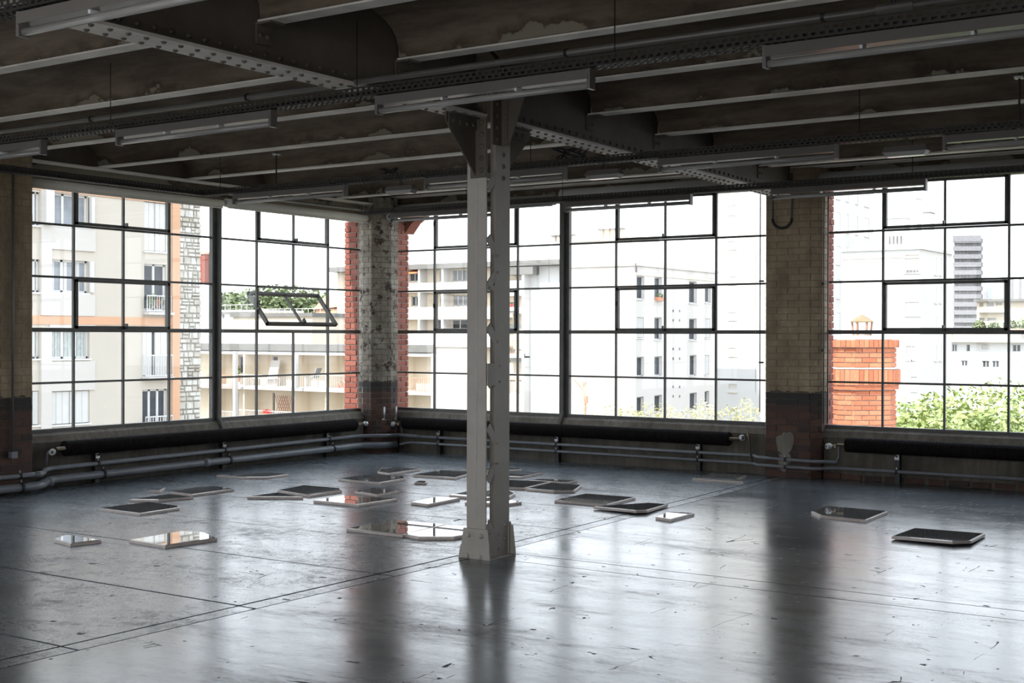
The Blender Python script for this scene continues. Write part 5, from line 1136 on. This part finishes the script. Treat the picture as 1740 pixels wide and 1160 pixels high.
# trees on the hill, left
hl = struct('hill', 'far low hill behind the houses on the left')
m_ = MB(); N = 24
for i in range(N+1):
    t_ = i/N; x_ = -330+300*t_; h_ = 7+7*math.sin(t_*5.1+.4)*math.sin(t_*2.9)
    m_.v += [(x_, 262, GZ), (x_, 275, h_), (x_, 330, h_*.9), (x_, 340, GZ)]
for i in range(N):
    for k in range(3): a_ = 4*i+k; m_.f.append((a_, a_+4, a_+5, a_+1))
m_.build('hillside', M['leaf_far'], hl)
for i, (x, y, z, R) in enumerate(((-233.0, 218.0, 8.3, 6), (-243.0, 233.0, 9.4, 6.5), (-230.3, 227.1, 9.6, 7), (-230.9, 234.0, 10.3, 7.5), (-218.6, 227.8, 9.6, 7), (-219.1, 234.7, 9.2, 6.5), (-211.8, 232.4, 8.0, 6), (-241.6, 219.5, 7.2, 6))):
    tree(['green tree in the gap right of the thick left steel post', 'round tree at the left end of the tilted sash', 'broad green tree in the left half of the tilted sash', 'tallest green tree at the centre of the tilted sash', 'green tree in the right half of the tilted sash', 'small tree above the red gabled house', 'pale tree right of the tilted sash', 'tree glimpsed just beyond the rubble stone corner'][i], (x, y, GZ), [((x, y, z), (R, R*.8, R*.62)), ((x-R*.5, y, z-R*.2), (R*.6, R*.5, R*.45)), ((x+R*.5, y-1, z-R*.25), (R*.6, R*.5, R*.45)), ((x, y-.5, z-R*.7), (R*.9, R*.6, R*.5))], 420, .75, M['leaf_far'], 'trees on the far hill', trunk=.4)
# --- chimney: octagonal brick stack close by
ch = thing('brick_chimney', 'orange octagonal brick chimney with a banded collar and a small metal cowl', 'chimney', (4.915, 5.55, -1))
def octagon(cx, cy, w, cut): h = w/2; return [(cx-h+cut, cy-h), (cx+h-cut, cy-h), (cx+h, cy-h+cut), (cx+h, cy+h-cut), (cx+h-cut, cy+h), (cx-h+cut, cy+h), (cx-h, cy+h-cut), (cx-h, cy-h+cut)]
cx_, cy_ = 4.915, 5.55
def stack(w, z0, z1, cut, course, blen, joint=.012):
    oc = octagon(cx_, cy_, w, cut); MB().prism(octagon(cx_, cy_, w-.02, cut), z0, z1).build('core', M['mortar'], ch)
    for i in range(8):
        if i in (4, 5): continue
        brick_face(ch, oc[i], oc[(i+1) % 8], z0, z1-.005, M['chimney_brick'], course, blen, joint, .05, .008)
stack(1.08, -.95, .80, .405, .0755, .235)
MB().prism(octagon(cx_, cy_, 1.17, .44), .80, .87).build('ledge', M['chimney_brick'], ch)
stack(1.21, .87, 1.115, .455, .237, .078, .008)
MB().prism(octagon(cx_, cy_, 1.22, .455), 1.115, 1.135).build('mortar_bed', M['wfr'], ch)
stack(1.08, 1.135, 1.44, .405, .0755, .235)
stack(1.17, 1.44, 1.565, .44, .118, .078, .008)
cp_ = MB(); oc = octagon(cx_, cy_, 1.15, .43); cp_.v += [(x, y, 1.565) for x, y in oc]+[(cx_+(x-cx_)*.55, cy_+(y-cy_)*.55, 1.625) for x, y in oc]; cp_.f += [(i, (i+1) % 8, 8+(i+1) % 8, 8+i) for i in range(8)]+[tuple(range(8, 16))]; cp_.build('mortar_cap', M['mortar'], ch)
cw = MB()
for i in range(6):
    a = math.pi*2*i/6+.3; x, y = cx_+.05+.13*math.cos(a), cy_+.13*math.sin(a); cw.bar((x, y, 1.60), (x+.02*math.cos(a), y+.02*math.sin(a), 1.835), .024, .024)
cw.build('cowl_legs', M['rail_rust'], ch); MB().tube([(cx_+.05, cy_, 1.828), (cx_+.05, cy_, 1.842), (cx_+.05, cy_, 1.90), (cx_+.05, cy_, 1.945)], [.175, .175, .10, .015], 14).build('cowl_hat', M['zinc'], ch, smooth=False); MB().tube([(cx_+.05, cy_, 1.58), (cx_+.05, cy_, 1.65)], .12, 12).build('flue_pot', M['mortar'], ch)
# --- green trees right, roof plants, pole
import itertools
for i, (x, y, z, R) in enumerate(((4.41, 9.32, -0.93, 1.5), (3.83, 12.55, -0.87, 1.7), (3.64, 14.84, -1.03, 1.8), (3.01, 19.25, -1.17, 2.1), (2.6, 23.8, -1.29, 2.3), (3.86, 21.03, -1.2, 2.1), (5.09, 18.25, -1.31, 2.2), (2.37, 11.56, -1.21, 1.8), (5.33, 7.53, -0.86, 1.5), (5.15, 11.03, -1.1, 1.8), (5.89, 11.53, -1.18, 1.9))):
    tree(['bright green tree just right of the chimney', 'green tree at the lower middle of the last window', 'green tree in the middle of the last window, behind two others', 'tallest green tree below the long white house', 'green tree rising at the right edge under the white house', 'green tree at the far right edge', 'green tree beyond the right edge of the view', 'green tree glimpsed left of the chimney', 'low green tree beside the chimney, at the window sill', 'low green tree at the sill in the middle of the last window', 'low green tree at the sill by the right edge'][i], (x, y, GZ), [((x, y, z), (R, R*.9, R*.75)), ((x-R*.55, y-.2, z-R*.1), (R*.55, R*.5, R*.45)), ((x+R*.6, y-.2, z-R*.05), (R*.55, R*.5, R*.45)), ((x+.1, y, z-R*.8), (R*.9, R*.8, R*.6))], 1500, .080, M['leaf'], 'green trees outside the right window')
# flowering plants on the next roof
ro = struct('roof_terrace', 'flat neighbouring roof that carries the flowering plants'); MB().box(.6, 4.35, 3.0, 4.6, -3, .02).build('roof_slab', M['roof_grey'], ro)
for i in range(13):
    x = 1.50+.215*i; y = 3.3+.3*((i*7) % 3)/2; hgt = .40+.16*((i*5) % 7)/7+.012*i
    t = thing('flowering_plant', 'pale yellow-green roof plant, %s from the left along the back window sill' % ordn[i], 'plant', (x, y, .02), 'flowering plants on the neighbouring roof'); b_ = MB(); leaves(b_, (x, y, .02+hgt*.5), (.20, .16, hgt*.55), 230, .024, seed=i); b_.build('foliage', M['leaf_pale'], t, kind='stuff')
    s_ = MB()
    for k in range(4): s_.tube([(x+.05*k-.1, y, .0), (x+.07*k-.12, y+.02*k, .05+hgt*.8)], .003, 4)
    s_.build('stems', M['leaf_pale'], t, kind='stuff')
t = thing('utility_pole', 'crooked wooden utility pole with a transformer seen right of the column', 'pole', (-8.6, 19.6, -6))
MB().tube([(-8.62, 19.8, -9), (-8.64, 19.8, -1.0), (-8.60, 19.8, -.55), (-8.66, 19.8, .15)], [.05, .045, .045, .035], 8).build('post', M['wood_pole'], t); MB().bar((-8.64, 19.8, -.05), (-8.88, 19.6, .30), .045, .045).build('cross_arm', M['rail_rust'], t); MB().tube([(-8.53, 19.75, -.42), (-8.53, 19.75, -.20)], .05, 10).build('transformer', M['rail_rust'], t); MB().tube([(-8.62, 19.8, .13), (-8.62, 19.8, .23)], .06, 8).build('insulator', M['rail_rust'], t)
# cypress near the right edge, antenna left
tree('dark pointed cypress at the right edge', (-33.0, 185, GZ), [((-33.0, 185, 3.5), (1.0, 1.0, 4.2)), ((-33.0, 185, 0), (1.3, 1.3, 4))], 500, .35, M['leaf_dark'], 'cypresses by the right edge', 'cypress', .2)
tree('shorter dark cypress left of the pointed one', (-34.6, 186, GZ), [((-34.6, 186, 1.2), (1.2, 1.0, 3.4)), ((-34.6, 186, -2), (1.4, 1.2, 3))], 400, .35, M['leaf_dark'], 'cypresses by the right edge', 'cypress', .2)
for i, (x, z) in enumerate(((-43.4, 3.2), (-41.2, 2.9), (-38.8, 3.3), (-36.6, 2.6))): tree('pale green garden bush before the low pale house, %s from left' % ordn[i], (x, 196, GZ), [((x, 196, z), (1.0, 1, 1.0)), ((x+.2, 196, z-.8), (1.0, 1, .9))], 260, .3, M['leaf_far'], 'garden bushes before the low pale house', 'bush', .15)
t = thing('brick_house', 'red brick house end peeping past the stone wall', 'house', (-69, 62, GZ)); MB().box(-70.4, -69.07, 60.5, 61.2, GZ, 5.8).build('lower_wall', M['white_render'], t); MB().box(-70.4, -69.05, 60.48, 61.22, 5.8, 8.2).build('wall', M['ext_brick'], t); MB().box(-70.5, -68.95, 60.4, 61.3, 8.2, 8.35).build('roof_edge', M['roof_red'], t)
